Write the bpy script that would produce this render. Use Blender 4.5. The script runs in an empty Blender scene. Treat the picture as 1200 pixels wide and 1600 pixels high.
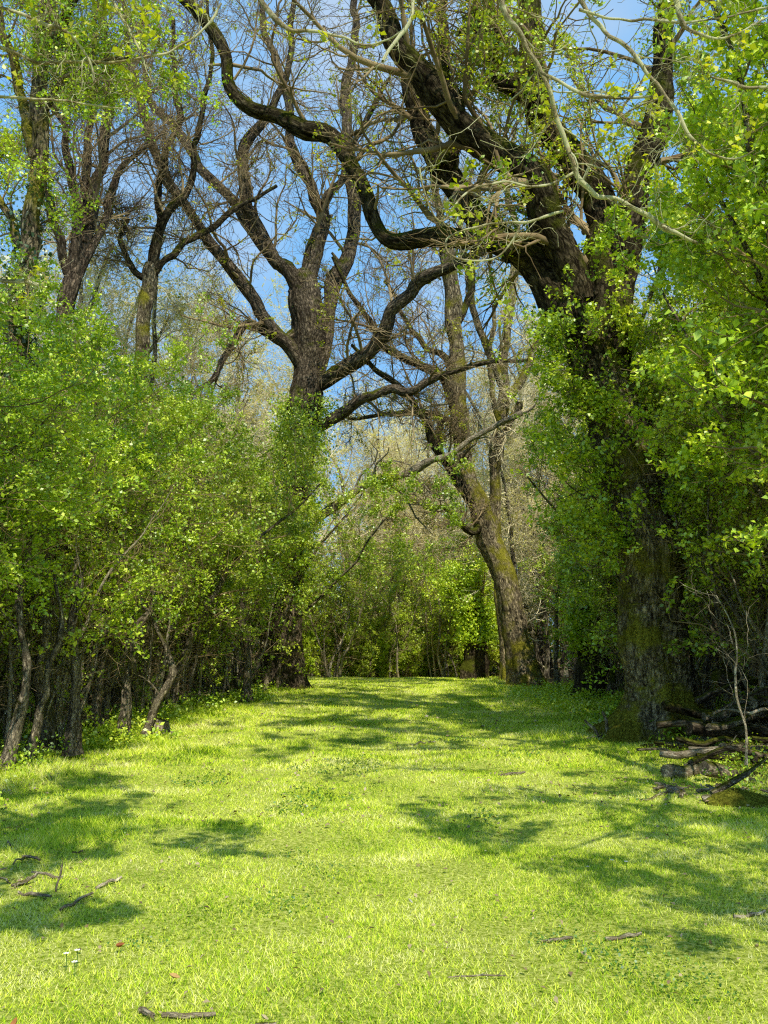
import bpy, math, random
import numpy as np
from math import radians, sin, cos, pi

# ------------------------------------------------------------------ basics
SC = bpy.context.scene
COL = SC.collection
random.seed(7)
RNG = np.random.default_rng(7)
F = 1443.0                      # focal length in photograph pixels (1200 x 1600)
PITCH = math.atan(200.0 / F)
CAMZ = 1.6

def P(px, py, Y):
    """point at distance Y that is seen at photograph pixel (px, py)"""
    u = (px - 600) / F; v = (800 - py) / F
    dy = cos(PITCH) - v * sin(PITCH); dz = sin(PITCH) + v * cos(PITCH)
    t = Y / dy
    return np.array([u * t, Y, CAMZ + dz * t]), t / F

def gz(x, y):
    """height of the ground"""
    x = np.asarray(x, float); y = np.asarray(y, float)
    z = 0.03 * np.sin(x * 1.3 + 0.4) * np.sin(y * 0.7) + 0.02 * np.sin(x * 2.9 + y * 1.7) + 0.015 * np.sin(y * 3.1 - x)
    far = np.clip(y - 38, 0, None)
    z = z - 1.6 * (1 - np.exp(-(far / 14.0) ** 2))
    side = np.clip(np.abs(x) - 4.5, 0, 4)
    return z + 0.012 * side * np.sin(x * 2 + y)

def norm(v):
    return v / (np.linalg.norm(v, axis=-1, keepdims=True) + 1e-9)

# ------------------------------------------------------------------ geometry
class Geo:
    def __init__(s): s.V = []; s.Q = []; s.C = []; s.n = 0
    def add(s, V, Q, C=None):
        V = np.asarray(V, np.float32).reshape(-1, 3)
        s.V.append(V); s.Q.append(np.asarray(Q, np.int32).reshape(-1, 4) + s.n)
        s.C.append(np.zeros_like(V) if C is None else np.asarray(C, np.float32).reshape(-1, 3))
        s.n += len(V)
    def mesh(s, name, mats, smooth=True, attr=True, origin=(0, 0, 0)):
        V = np.concatenate(s.V) - np.array(origin, np.float32); Q = np.concatenate(s.Q); C = np.concatenate(s.C)
        me = bpy.data.meshes.new(name)
        me.vertices.add(len(V)); me.vertices.foreach_set('co', V.astype(np.float32).ravel())
        me.loops.add(Q.size); me.loops.foreach_set('vertex_index', Q.ravel())
        me.polygons.add(len(Q))
        me.polygons.foreach_set('loop_start', np.arange(0, Q.size, 4, dtype=np.int32))
        me.polygons.foreach_set('loop_total', np.full(len(Q), 4, np.int32))
        if smooth: me.polygons.foreach_set('use_smooth', np.ones(len(Q), bool))
        if attr:
            a = me.attributes.new('bark', 'FLOAT_VECTOR', 'POINT'); a.data.foreach_set('vector', C.ravel())
        me.update(calc_edges=True)
        for m in (mats if isinstance(mats, (list, tuple)) else [mats]): me.materials.append(m)
        return me

def smooth_poly(pts, n):
    """Catmull-Rom through pts (K x D), n samples"""
    pts = np.asarray(pts, float)
    K = len(pts)
    ext = np.vstack([2 * pts[0] - pts[1], pts, 2 * pts[-1] - pts[-2]])
    seg = np.linalg.norm(np.diff(pts[:, :3], axis=0), axis=1); cum = np.r_[0, np.cumsum(seg)]
    out = []
    for s in np.linspace(0, cum[-1] * 0.99999, n):
        i = min(np.searchsorted(cum, s, side='right') - 1, K - 2)
        t = (s - cum[i]) / max(seg[i], 1e-6)
        p0, p1, p2, p3 = ext[i], ext[i + 1], ext[i + 2], ext[i + 3]
        out.append(0.5 * ((2 * p1) + (-p0 + p2) * t + (2 * p0 - 5 * p1 + 4 * p2 - p3) * t * t + (-p0 + 3 * p1 - 3 * p2 + p3) * t ** 3))
    return np.array(out)

def tube(geo, pts, rad, sides=12, rough=0.0, seed=0, root=0.0, cap=False, lobes=5):
    """one tube with bark ridges and, at its foot, root buttresses"""
    pts = np.asarray(pts, float); rad = np.maximum(np.asarray(rad, float), 0.002); n = len(pts)
    T = norm(np.gradient(pts, axis=0))
    ref = np.array([0.0, 1.0, 0.0]) if abs(T[0][1]) < 0.9 else np.array([1.0, 0, 0])
    A = np.zeros_like(pts); a = ref
    for i in range(n):
        a = a - T[i] * a.dot(T[i]); a = a / (np.linalg.norm(a) + 1e-9); A[i] = a
    B = np.cross(T, A)
    th = np.linspace(0, 2 * pi, sides, endpoint=False)
    s = np.r_[0, np.cumsum(np.linalg.norm(np.diff(pts, axis=0), axis=1))]
    TH, S = np.meshgrid(th, s)
    R = np.repeat(rad[:, None], sides, 1)
    rr = np.random.default_rng(seed)
    k = np.ones_like(R)
    if rough > 0:
        for f, amp in ((2, .35), (3, .3), (5, .22), (8, .2), (13, .22), (21, .2)):
            p1, p2 = rr.random(2) * 6.28
            w = rr.random() * 1.2 + 0.5
            k += rough * amp * np.sin(f * TH + p1 + 1.1 * np.sin(S * w * 1.3 + p2)) * (0.6 + 0.4 * np.sin(S * w * 2.7 + p1))
        for _ in range(6):           # burrs and old scars
            t0, s0, sz = rr.random() * 6.28, rr.random() * s[-1], 0.10 + rr.random() * 0.22
            d = ((np.angle(np.exp(1j * (TH - t0))) * rad.mean()) ** 2 + (S - s0) ** 2) / sz ** 2
            k += rough * 1.6 * np.exp(-d)
        k += rough * 0.22 * rr.standard_normal(k.shape)
    if root > 0:
        ph = rr.random() * 6.28
        lobe = 0.5 + 0.5 * np.sin(lobes * TH + ph + 0.7 * np.sin(2 * TH + ph))
        k += root * np.exp(-S / 0.32) * (0.35 + 1.0 * lobe ** 1.6) + root * 0.35 * np.exp(-S / 0.9) * lobe
    R = R * k
    V = pts[:, None, :] + R[..., None] * (np.cos(TH)[..., None] * A[:, None, :] + np.sin(TH)[..., None] * B[:, None, :])
    C = np.stack([np.cos(TH) * R, np.sin(TH) * R, S * 0.34 + seed * 3.3 % 17], -1)
    i = np.arange(n - 1)[:, None] * sides; j = np.arange(sides)[None, :]; j2 = (j + 1) % sides
    Q = np.stack([i + j, i + j2, i + sides + j2, i + sides + j], -1).reshape(-1, 4)
    geo.add(V, Q, C)
    if cap:
        for e in (0, n - 1):
            ring = V[e]; c = ring.mean(0)
            m = sides // 2
            idx = [[jj * 2, (jj * 2 + 1) % sides, (jj * 2 + 2) % sides, sides] for jj in range(m)]
            geo.add(np.vstack([ring, c]), np.array(idx), np.vstack([C[e], C[e].mean(0)]))

def tubes(geo, PP, RR, sides=3):
    """many thin tubes at once: PP (M,K,3), RR (M,K)"""
    M, K, _ = PP.shape
    if M == 0: return
    T = norm(np.gradient(PP, axis=1))
    ref = norm(RNG.standard_normal((M, 1, 3)))
    A = norm(np.cross(T, np.broadcast_to(ref, T.shape))); B = np.cross(T, A)
    th = np.linspace(0, 2 * pi, sides, endpoint=False)
    V = PP[:, :, None, :] + RR[:, :, None, None] * (np.cos(th)[None, None, :, None] * A[:, :, None, :] + np.sin(th)[None, None, :, None] * B[:, :, None, :])
    S = np.cumsum(np.r_['1', np.zeros((M, 1)), np.linalg.norm(np.diff(PP, axis=1), axis=2)], axis=1)
    C = np.stack([np.cos(th)[None, None] * RR[..., None] + 0 * S[..., None], np.sin(th)[None, None] * RR[..., None] + 0 * S[..., None],
                  np.repeat(S[..., None] * 0.34, sides, 2) + RNG.random((M, 1, 1)) * 9], -1)
    m = np.arange(M)[:, None, None] * K * sides; i = np.arange(K - 1)[None, :, None] * sides; j = np.arange(sides)[None, None, :]
    j2 = (j + 1) % sides
    Q = np.stack([m + i + j, m + i + j2, m + i + sides + j2, m + i + sides + j], -1).reshape(-1, 4)
    geo.add(V, Q, C)

def wander(st, dr, ln, K, wig, up):
    """K-point crooked paths"""
    M = len(st); PP = np.zeros((M, K, 3)); PP[:, 0] = st; d = norm(dr)
    step = (ln / (K - 1))[:, None]
    for k in range(1, K):
        d = norm(d + wig * RNG.standard_normal((M, 3)) + np.array([0, 0, up]))
        PP[:, k] = PP[:, k - 1] + d * step
    return PP

def spawn(PP, RR, per, t0=0.2, t1=1.0, lf=0.5, lmin=0.0, a0=30, a1=70, K=7, wig=0.25, up=0.06, rf=0.55, tip=0.3, rmin=0.002, side_up=0.0, lmax=99.0):
    """children of each path: (paths, radii)"""
    M, K0, _ = PP.shape
    if M == 0: return np.zeros((0, K, 3)), np.zeros((0, K))
    per_n = per
    N = M * per_n
    par = np.repeat(np.arange(M), per_n)
    t = t0 + (t1 - t0) * ((np.tile(np.arange(per_n), M) + RNG.random(N)) / per_n)
    x = np.clip(t * (K0 - 1), 0, K0 - 1.001); i = x.astype(int); f = (x - i)[:, None]
    st = PP[par, i] * (1 - f) + PP[par, i + 1] * f
    r = RR[par, i] * (1 - f[:, 0]) + RR[par, i + 1] * f[:, 0]
    tan = norm(PP[par, i + 1] - PP[par, i])
    rnd = RNG.standard_normal((N, 3)); rnd[:, 2] += side_up
    perp = norm(rnd - tan * np.sum(rnd * tan, 1, keepdims=True))
    a = np.radians(a0 + (a1 - a0) * RNG.random(N))[:, None]
    d = norm(np.cos(a) * tan + np.sin(a) * perp)
    L = np.linalg.norm(np.diff(PP, axis=1), axis=2).sum(1)[par]
    ln = np.minimum(np.maximum(L * lf * (1.15 - 0.6 * t) * (0.6 + 0.8 * RNG.random(N)), lmin * (0.6 + 0.8 * RNG.random(N))), lmax)
    C = wander(st, d, ln, K, wig, up)
    r0 = np.maximum(r * rf * (0.7 + 0.5 * RNG.random(N)), rmin)
    R = r0[:, None] * np.linspace(1, tip, K)[None, :]
    return C, np.maximum(R, rmin * 0.8)

def leaf_quads(geo, pos, size, upb=0.5, wide=0.7):
    N = len(pos)
    if N == 0: return
    n = norm(RNG.standard_normal((N, 3)) + np.array([0, 0, upb]))
    t = norm(np.cross(n, RNG.standard_normal((N, 3)))); b = np.cross(n, t)
    L = (size * (0.6 + 0.8 * RNG.random(N)))[:, None]; W = L * wide
    V = np.stack([pos, pos + t * L * .5 + b * W * .5 + n * L * .12, pos + t * L - n * L * .1, pos + t * L * .5 - b * W * .5 + n * L * .12], 1)
    geo.add(V, np.arange(N * 4).reshape(N, 4))

def leaves_on(geo, PP, nodes, per, size, spread=0.04, upb=1.1, keep=1.0, t0=0.1, wide=.7):
    """rosettes of leaves along the twigs"""
    M, K, _ = PP.shape
    if keep < 1: PP = PP[RNG.random(M) < keep]; M = len(PP)
    q = PP[:, 0]; nz = np.sin(q[:, 0] * 5.1 + 2 * np.sin(q[:, 1] * 2.3)) + np.sin(q[:, 1] * 4.7 + 2 * np.sin(q[:, 2] * 2.9)) + np.sin(q[:, 2] * 5.6 + 2 * np.sin(q[:, 0] * 2.1))
    PP = PP[nz + .6 * RNG.standard_normal(M) > -.55]; M = len(PP)
    if M == 0: return
    par = np.repeat(np.arange(M), nodes)
    t = t0 + (1 - t0) * RNG.random(M * nodes); x = np.clip(t * (K - 1), 0, K - 1.001); i = x.astype(int); f = (x - i)[:, None]
    p = PP[par, i] * (1 - f) + PP[par, i + 1] * f
    p = np.repeat(p, per, 0) + RNG.standard_normal((M * nodes * per, 3)) * spread
    leaf_quads(geo, p, size, upb, wide)

# ------------------------------------------------------------------ scene objects
def tag(o, label=None, cat=None, group=None, kind=None):
    if label: o['label'] = label
    if cat: o['category'] = cat
    if group: o['group'] = group
    if kind: o['kind'] = kind
    return o
def empty(name, loc, label, cat, group=None):
    o = bpy.data.objects.new(name, None); COL.objects.link(o); o.location = tuple(float(v) for v in loc); o.empty_display_size = .3
    return tag(o, label, cat, group)
def obj(name, me, parent=None, loc=(0, 0, 0)):
    o = bpy.data.objects.new(name, me); COL.objects.link(o); o.parent = parent; o.location = loc
    return o
def dup(root, loc, rz, sc, label, group=None, tilt=(0, 0)):
    r = root.copy(); COL.objects.link(r); r.location = loc; r.rotation_euler = (tilt[0], tilt[1], rz); r.scale = (sc[0], sc[0], sc[1]) if isinstance(sc, tuple) else (sc, sc, sc)
    r['label'] = label
    if group: r['group'] = group
    elif 'group' in r: del r['group']
    for ch in list(root.children):
        c = ch.copy(); COL.objects.link(c); c.parent = r
    return r

# ------------------------------------------------------------------ materials
def newmat(name):
    m = bpy.data.materials.new(name); m.use_nodes = True; nt = m.node_tree; nt.nodes.clear()
    return m, nt, nt.nodes, nt.links
def nd(N, t, **kw):
    n = N.new(t)
    for k, v in kw.items():
        if k in n.inputs: n.inputs[k].default_value = v
        else: setattr(n, k, v)
    return n
def ramp(N, stops):
    r = N.new('ShaderNodeValToRGB'); e = r.color_ramp.elements
    while len(e) < len(stops): e.new(0.5)
    for i, (p, c) in enumerate(stops): e[i].position = p; e[i].color = (*c, 1)
    return r

def leaf_mat(name, cols, trans=0.45, vary=0.25, scale=0.8, gloss=0.06):
    m, nt, N, L = newmat(name)
    g = nd(N, 'ShaderNodeNewGeometry'); rp = ramp(N, [(i / (len(cols) - 1), c) for i, c in enumerate(cols)])
    tc = nd(N, 'ShaderNodeNewGeometry'); nz = nd(N, 'ShaderNodeTexNoise', Scale=scale, Detail=2.0)
    L.new(tc.outputs['Position'], nz.inputs['Vector'])
    ad = nd(N, 'ShaderNodeMath', operation='MULTIPLY_ADD'); ad.inputs[1].default_value = 0.6
    s2 = nd(N, 'ShaderNodeMath', operation='MULTIPLY_ADD'); s2.inputs[1].default_value = 1.6; s2.inputs[2].default_value = -0.58
    L.new(nz.outputs['Fac'], s2.inputs[0]); L.new(g.outputs['Random Per Island'], ad.inputs[0]); L.new(s2.outputs[0], ad.inputs[2])
    L.new(ad.outputs[0], rp.inputs['Fac'])
    oi = nd(N, 'ShaderNodeObjectInfo'); hs = nd(N, 'ShaderNodeHueSaturation')
    mr = nd(N, 'ShaderNodeMapRange'); mr.inputs['To Min'].default_value = 1 - vary; mr.inputs['To Max'].default_value = 1 + vary
    L.new(oi.outputs['Random'], mr.inputs['Value']); L.new(mr.outputs[0], hs.inputs['Value']); L.new(rp.outputs['Color'], hs.inputs['Color'])
    d = nd(N, 'ShaderNodeBsdfDiffuse'); t = nd(N, 'ShaderNodeBsdfTranslucent'); mx = nd(N, 'ShaderNodeMixShader', Fac=trans)
    tm = nd(N, 'ShaderNodeMixRGB', blend_type='MULTIPLY', Fac=1.0); tm.inputs['Color2'].default_value = (1.15, 1.1, .45, 1)
    L.new(hs.outputs[0], d.inputs['Color']); L.new(hs.outputs[0], tm.inputs['Color1']); L.new(tm.outputs[0], t.inputs['Color'])
    L.new(d.outputs[0], mx.inputs[1]); L.new(t.outputs[0], mx.inputs[2])
    gl = nd(N, 'ShaderNodeBsdfGlossy', Roughness=0.45); mg = nd(N, 'ShaderNodeMixShader', Fac=gloss)
    L.new(mx.outputs[0], mg.inputs[1]); L.new(gl.outputs[0], mg.inputs[2])
    o = nd(N, 'ShaderNodeOutputMaterial'); L.new(mg.outputs[0], o.inputs['Surface'])
    return m

def bark_mat(name, dark, light, moss=(0.14, 0.15, 0.02), mossamt=0.4, scale=14, bump=0.9, lichen=0.0, patch=1.6):
    m, nt, N, L = newmat(name)
    at = nd(N, 'ShaderNodeAttribute', attribute_name='bark')
    n1 = nd(N, 'ShaderNodeTexNoise', Scale=scale, Detail=6.0, Roughness=.65); L.new(at.outputs['Vector'], n1.inputs['Vector'])
    v = nd(N, 'ShaderNodeTexVoronoi', Scale=scale * .95, feature='DISTANCE_TO_EDGE')
    wv = nd(N, 'ShaderNodeVectorMath', operation='MULTIPLY_ADD'); wv.inputs[1].default_value = (.16, .16, .16)
    L.new(n1.outputs['Color'], wv.inputs[0]); L.new(at.outputs['Vector'], wv.inputs[2]); L.new(wv.outputs[0], v.inputs['Vector'])
    mm = nd(N, 'ShaderNodeMath', operation='MULTIPLY_ADD', use_clamp=True); mm.inputs[1].default_value = 2.2
    L.new(v.outputs['Distance'], mm.inputs[0])
    sb = nd(N, 'ShaderNodeMath', operation='MULTIPLY_ADD'); sb.inputs[1].default_value = 1.5; sb.inputs[2].default_value = -0.65
    L.new(n1.outputs['Fac'], sb.inputs[0]); L.new(sb.outputs[0], mm.inputs[2])
    rp = ramp(N, [(0.05, dark), (0.9, light)]); L.new(mm.outputs[0], rp.inputs['Fac'])
    g = nd(N, 'ShaderNodeNewGeometry'); n2 = nd(N, 'ShaderNodeTexNoise', Scale=patch, Detail=5.0, Roughness=.6); L.new(g.outputs['Position'], n2.inputs['Vector'])
    sx = nd(N, 'ShaderNodeSeparateXYZ'); L.new(g.outputs['Normal'], sx.inputs[0])
    q = nd(N, 'ShaderNodeMath', operation='MULTIPLY_ADD'); q.inputs[1].default_value = 0.22; L.new(sx.outputs['Z'], q.inputs[0]); L.new(n2.outputs['Fac'], q.inputs[2])
    th = nd(N, 'ShaderNodeMapRange'); th.inputs['From Min'].default_value = 0.72 - mossamt * 0.4; th.inputs['From Max'].default_value = 0.86 - mossamt * 0.4
    L.new(q.outputs[0], th.inputs['Value'])
    n3 = nd(N, 'ShaderNodeTexNoise', Scale=30.0, Detail=3.0); L.new(g.outputs['Position'], n3.inputs['Vector'])
    mc = ramp(N, [(0.3, tuple(c * .4 for c in moss)), (0.7, tuple(c * 1.25 for c in moss))]); L.new(n3.outputs['Fac'], mc.inputs['Fac'])
    mx = nd(N, 'ShaderNodeMixRGB'); L.new(th.outputs[0], mx.inputs['Fac']); L.new(rp.outputs[0], mx.inputs['Color1']); L.new(mc.outputs[0], mx.inputs['Color2'])
    n5 = nd(N, 'ShaderNodeTexNoise', Scale=1.9, Detail=6.0, Roughness=.7); L.new(at.outputs['Vector'], n5.inputs['Vector'])
    r5 = ramp(N, [(.33, (.38, .36, .33)), (.5, (.85, .84, .82)), (.68, (1.25, 1.22, 1.15))]); L.new(n5.outputs['Fac'], r5.inputs['Fac'])  # dappled light painted into the bark: broad shaded and lit patches
    m5 = nd(N, 'ShaderNodeMixRGB', blend_type='MULTIPLY', Fac=1.0); L.new(mx.outputs[0], m5.inputs['Color1']); L.new(r5.outputs[0], m5.inputs['Color2']); mx = m5
    last = mx
    if lichen:
        n4 = nd(N, 'ShaderNodeTexNoise', Scale=5.0, Detail=4.0); L.new(g.outputs['Position'], n4.inputs['Vector'])
        l4 = nd(N, 'ShaderNodeMapRange'); l4.inputs['From Min'].default_value = 0.62 - lichen * .3; l4.inputs['From Max'].default_value = 0.7 - lichen * .3
        L.new(n4.outputs['Fac'], l4.inputs['Value'])
        m2 = nd(N, 'ShaderNodeMixRGB'); m2.inputs['Color2'].default_value = (.72, .68, .42, 1); L.new(l4.outputs[0], m2.inputs['Fac']); L.new(mx.outputs[0], m2.inputs['Color1']); last = m2
    b = nd(N, 'ShaderNodeBump', Strength=bump, Distance=0.055); L.new(mm.outputs[0], b.inputs['Height'])
    p = nd(N, 'ShaderNodeBsdfDiffuse', Roughness=.8); L.new(last.outputs[0], p.inputs['Color']); L.new(b.outputs[0], p.inputs['Normal'])
    o = nd(N, 'ShaderNodeOutputMaterial'); L.new(p.outputs[0], o.inputs['Surface'])
    return m

def plain(name, a, b, scale=8.0):
    m, nt, N, L = newmat(name)
    g = nd(N, 'ShaderNodeNewGeometry'); n = nd(N, 'ShaderNodeTexNoise', Scale=scale, Detail=4.0); L.new(g.outputs['Position'], n.inputs['Vector'])
    r = ramp(N, [(.35, a), (.65, b)]); L.new(n.outputs['Fac'], r.inputs['Fac'])
    p = nd(N, 'ShaderNodeBsdfDiffuse', Roughness=.6); L.new(r.outputs[0], p.inputs['Color'])
    o = nd(N, 'ShaderNodeOutputMaterial'); L.new(p.outputs[0], o.inputs['Surface'])
    return m

M_OAK = bark_mat('oak_bark', (.035, .026, .018), (.36, .28, .19), mossamt=.35)
M_OAKR = bark_mat('sunlit_mossy_oak_bark', (.045, .034, .02), (.62, .50, .31), moss=(.34, .31, .04), mossamt=.6)  # mossy bark, its pale tone lifted for a sunlit look
M_LIMB = bark_mat('shaded_limb_bark', (.016, .012, .008), (.19, .15, .09), moss=(.13, .14, .02), mossamt=.5)  # bark colour darkened to stand for the shaded sides of limbs
M_PALE = bark_mat('pale_grey_bark', (.10, .08, .055), (.58, .51, .37), mossamt=.3, scale=10)
M_RED = bark_mat('reddish_bark', (.045, .032, .022), (.34, .25, .17), mossamt=.15)
M_STEM = bark_mat('hawthorn_bark', (.07, .054, .036), (.70, .58, .40), mossamt=.35, scale=24)
M_LICH = bark_mat('lichened_twig_bark', (.26, .20, .11), (.80, .68, .42), moss=(.34, .33, .09), mossamt=.4, scale=40, lichen=.5, bump=.4)
M_SAP = bark_mat('pale_sapling_bark', (.30, .24, .15), (.92, .82, .58), mossamt=.15, scale=24)
M_TWIG = plain('brown_twig', (.15, .10, .05), (.46, .34, .18), 1.2)
M_FARTWIG = plain('sunlit_tan_twig', (.66, .55, .32), (.95, .86, .58), .4)  # far twigs brightened in colour so they read as sunlit
M_DEAD = bark_mat('bleached_deadwood', (.24, .18, .11), (.78, .68, .50), mossamt=.12, scale=18)
M_LEAFH = leaf_mat('hawthorn_leaf', [(.12, .24, .010), (.36, .54, .02), (.64, .80, .04), (.86, .92, .10)], trans=.3, gloss=.09)
M_LEAFM = leaf_mat('maple_leaf', [(.14, .26, .010), (.40, .58, .02), (.68, .83, .04), (.88, .93, .10)], trans=.3, gloss=.09)
M_LEAFE = leaf_mat('sunlit_end_leaf', [(.26, .42, .02), (.55, .72, .04), (.80, .90, .08), (.92, .95, .15)], trans=.3)  # brighter leaf copy: sunlight at the ride's end put into its colour
M_LEAFO = leaf_mat('young_oak_leaf', [(.30, .38, .015), (.55, .60, .03), (.76, .72, .05)], trans=.5)
M_LEAFI = leaf_mat('ivy_leaf', [(.02, .05, .006), (.04, .09, .01), (.09, .16, .02)], trans=.15, gloss=.12)

# ------------------------------------------------------------------ authored trees
def path(pts, Y, n, Y2=None, kink=.32):
    """pixel polyline with pixel radii -> world polyline with radii; depth runs from Y to Y2"""
    K = len(pts); out = []
    seg = np.r_[0, np.cumsum([math.hypot(pts[i + 1][0] - pts[i][0], pts[i + 1][1] - pts[i][1]) for i in range(K - 1)])]; seg /= seg[-1]
    for (px, py, r), s in zip(pts, seg):
        y = Y if Y2 is None else Y + (Y2 - Y) * s
        p, k = P(px, py, y); out.append([*p, r * k])
    q = smooth_poly(out, n); r_ = np.random.default_rng(int(abs(pts[0][0] * 7 + pts[-1][1] * 3)) + len(pts)); L = np.r_[0, np.cumsum(np.linalg.norm(np.diff(q[:, :3], axis=0), axis=1))]
    env = np.clip(L / L[-1] * 4, 0, 1) * np.minimum(q[:, 3] * kink, .045) * np.clip(1.5 - q[:, 3] * 3, .15, 1)
    for ax in range(3):
        for f in (1.1, 2.3, 4.6): q[:, ax] += env * (1.4 / f ** .8) * np.sin(L * f * (5.0 if q[:, 3].max() < .06 else 1.7) / (1 + q[:, 3].max()) + r_.random() * 6.28)
    kn = np.arange(0, L[-1] + 1.2, max(.12, min(.75, q[:, 3].mean() * 4.5)))
    for ax in range(3): q[:, ax] += np.interp(L, kn, r_.standard_normal(len(kn))) * np.clip(L / L[-1] * 5, 0, 1) * np.minimum(q[:, 3] * .3, .05)
    q[:, 3] *= 1 + .07 * np.interp(L, kn, r_.standard_normal(len(kn)))
    return q

def big_tree(name, label, cat, trunk, limbs, base, mt, ml, leaf=None, rough=.1, root=.9, per=(9, 7, 6), twk=None, leafkeep=.5, leafsize=.06, leafn=(3, 4),
             lf=(.42, .5, .5), wig=.3, group=None, twig_r=.006, sides=64, limb_sides=28, twm=None, extra=None, lobes=6, upl=0.05, slim=1.0, tslim=1.0, maxl1=3.2, leafm=None, leafside=None):
    root_o = empty(name, base, label, cat, group); b = np.array(base)
    for l in limbs: l[:, 3] *= slim
    trunk[:, 3] *= tslim
    g = Geo(); tube(g, trunk[:, :3], trunk[:, 3], sides, rough, abs(hash(name)) % 97 if False else len(label), root, lobes=lobes)
    obj('trunk', g.mesh('trunk', mt, origin=b), root_o)
    P0 = []; R0 = []
    for i, l in enumerate(limbs):
        g = Geo(); lm = ml; rg = rough * .8
        tube(g, l[:, :3], l[:, 3], limb_sides, rg, i * 5 + 3)
        obj('limb', g.mesh('limb', lm, origin=b), root_o)
        q = smooth_poly(l, 16); P0.append(q[:, :3]); R0.append(q[:, 3])
    P0 = np.array(P0); R0 = np.array(R0)
    P1, R1 = spawn(P0, R0, per[0] + 4, .12, 1, lf[0], 1.2, 30, 75, 10, wig * .75, upl, .30, .3, twig_r * 1.6, side_up=.3, lmax=maxl1)
    PS, RS = spawn(P0, R0, 4, .15, .95, .06, .18, 40, 85, 5, .12, .05, .32, .55, .012, lmax=.6)
    P2, R2 = spawn(P1, R1, per[1] + 3, .12, 1, lf[1] + .05, .5, 25, 65, 8, wig * .75, .03, .5, .35, twig_r * 1.1)
    P3, R3 = spawn(P2, R2, per[2] + 3, .1, 1, lf[2], .35, 20, 65, 6, wig * .8, .02, .6, .5, twig_r * .8)
    g = Geo(); tubes(g, PS, RS, 8); tubes(g, P1, R1, 6); tubes(g, P2, R2, 4); tubes(g, P3, R3, 3)
    obj('crown', g.mesh('crown', twm or M_TWIG, origin=b), root_o)
    if leafm or leaf:
        g = Geo(); T = P3
        if leafside is not None: T = T[[leafside(p) for p in P3[:, 0]]]
        leaves_on(g, T, leafn[0], leafn[1], leafsize, .05, keep=leafkeep)
        if g.V: obj('foliage', g.mesh('foliage', leaf, smooth=False, attr=False, origin=b), root_o)
    return root_o, P0, P3

def ground_pt(px, py):
    Y = CAMZ * F / (py - 1000.0) * 1.0
    p, k = P(px, py, Y)
    return p

# ---- the left oak
YL = 31.0
tr = path([(438, 1082, 33), (440, 1050, 30), (444, 960, 27), (452, 850, 27), (465, 720, 27), (478, 620, 26), (484, 555, 25), (480, 500, 25), (474, 450, 24), (468, 425, 16)], YL, 130)
tr[0, 2] = gz(tr[0, 0], tr[0, 1]) - .15
LB = (tr[0, 0], YL, 0.0)
limbs = [path(p, YL, 60, YL + dy) for p, dy in [
    ([(474, 470, 17), (452, 420, 14), (432, 408, 13), (402, 352, 12), (383, 300, 11), (384, 235, 10), (402, 195, 9), (425, 150, 7), (452, 90, 6), (462, -40, 4)], -2),
    ([(476, 575, 16), (455, 545, 15), (430, 520, 14), (407, 490, 12), (398, 462, 12), (345, 402, 11), (308, 350, 10), (275, 295, 9), (240, 235, 8), (216, 158, 7), (200, 60, 5), (188, -40, 4)], -4),
    ([(455, 430, 13), (425, 400, 11), (372, 332, 10), (328, 275, 9), (300, 240, 8), (272, 205, 8), (232, 150, 6), (222, 60, 5), (235, -30, 4)], 3),
    ([(474, 460, 19), (490, 405, 16), (503, 352, 14), (500, 322, 12), (480, 280, 10), (455, 225, 9), (444, 160, 8), (428, 90, 7), (410, 30, 6), (405, -40, 5)], 1),
    ([(494, 585, 14), (512, 525, 13), (516, 465, 13), (535, 420, 14), (552, 372, 14), (552, 300, 12), (546, 220, 10), (543, 130, 9), (556, 40, 7), (560, -60, 5)], 3),
    ([(505, 345, 9), (508, 312, 8), (540, 280, 7), (545, 235, 6), (575, 180, 5), (610, 120, 3)], -2),
    ([(500, 600, 16), (540, 578, 15), (580, 548, 14), (602, 515, 13), (620, 480, 12), (650, 448, 12), (680, 428, 11), (712, 410, 10), (760, 392, 6)], -4),
    ([(500, 668, 12), (530, 648, 11), (560, 628, 10), (600, 612, 9), (650, 606, 8), (675, 590, 7), (715, 577, 6), (760, 570, 5), (825, 562, 3)], -3),
    ([(460, 520, 10), (430, 560, 8), (372, 500, 7), (385, 560, 7), (340, 590, 5), (300, 620, 4)][:1] + [(440, 530, 9), (400, 505, 7), (375, 520, 7), (350, 560, 6), (330, 590, 5), (300, 620, 3)], -2),
]]
big_tree('oak_tree', 'big old oak on the left of the ride with bare forked crown above the shrubs', 'tree', tr, limbs, LB, M_OAK, M_OAK,
         M_LEAFO, per=(8, 6, 4), tslim=.95, leafkeep=.1, leafsize=.08, leafn=(3, 5), twig_r=.007, rough=.13, root=.8, slim=.8)
# its pale dead bough, reaching right across the ride
dl = path([(470, 832, 11), (500, 805, 10), (555, 768, 9), (600, 752, 8), (645, 730, 7), (690, 712, 7), (740, 690, 6), (770, 668, 6), (815, 645, 6)], YL - .6, 80, YL - 3); dl[:, 3] *= .72
g = Geo(); tube(g, dl[:, :3], dl[:, 3], 20, .18, 11)
q = smooth_poly(dl, 16); P1, R1 = spawn(q[None, :, :3], q[None, :, 3], 12, .2, 1, .28, .5, 25, 80, 7, .35, .02, .4, .3, .008); P2, R2 = spawn(P1, R1, 4, .2, 1, .5, .2, 25, 70, 5, .3, 0, .5, .4, .006)
tubes(g, P1, R1, 5); tubes(g, P2, R2, 3)
oakl = [o for o in COL.objects if o.name == 'oak_tree'][0]
o = obj('dead_bough', g.mesh('dead_bough', M_DEAD, origin=LB), oakl); o['label'] = 'bleached dead bough reaching low across the ride'

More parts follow.
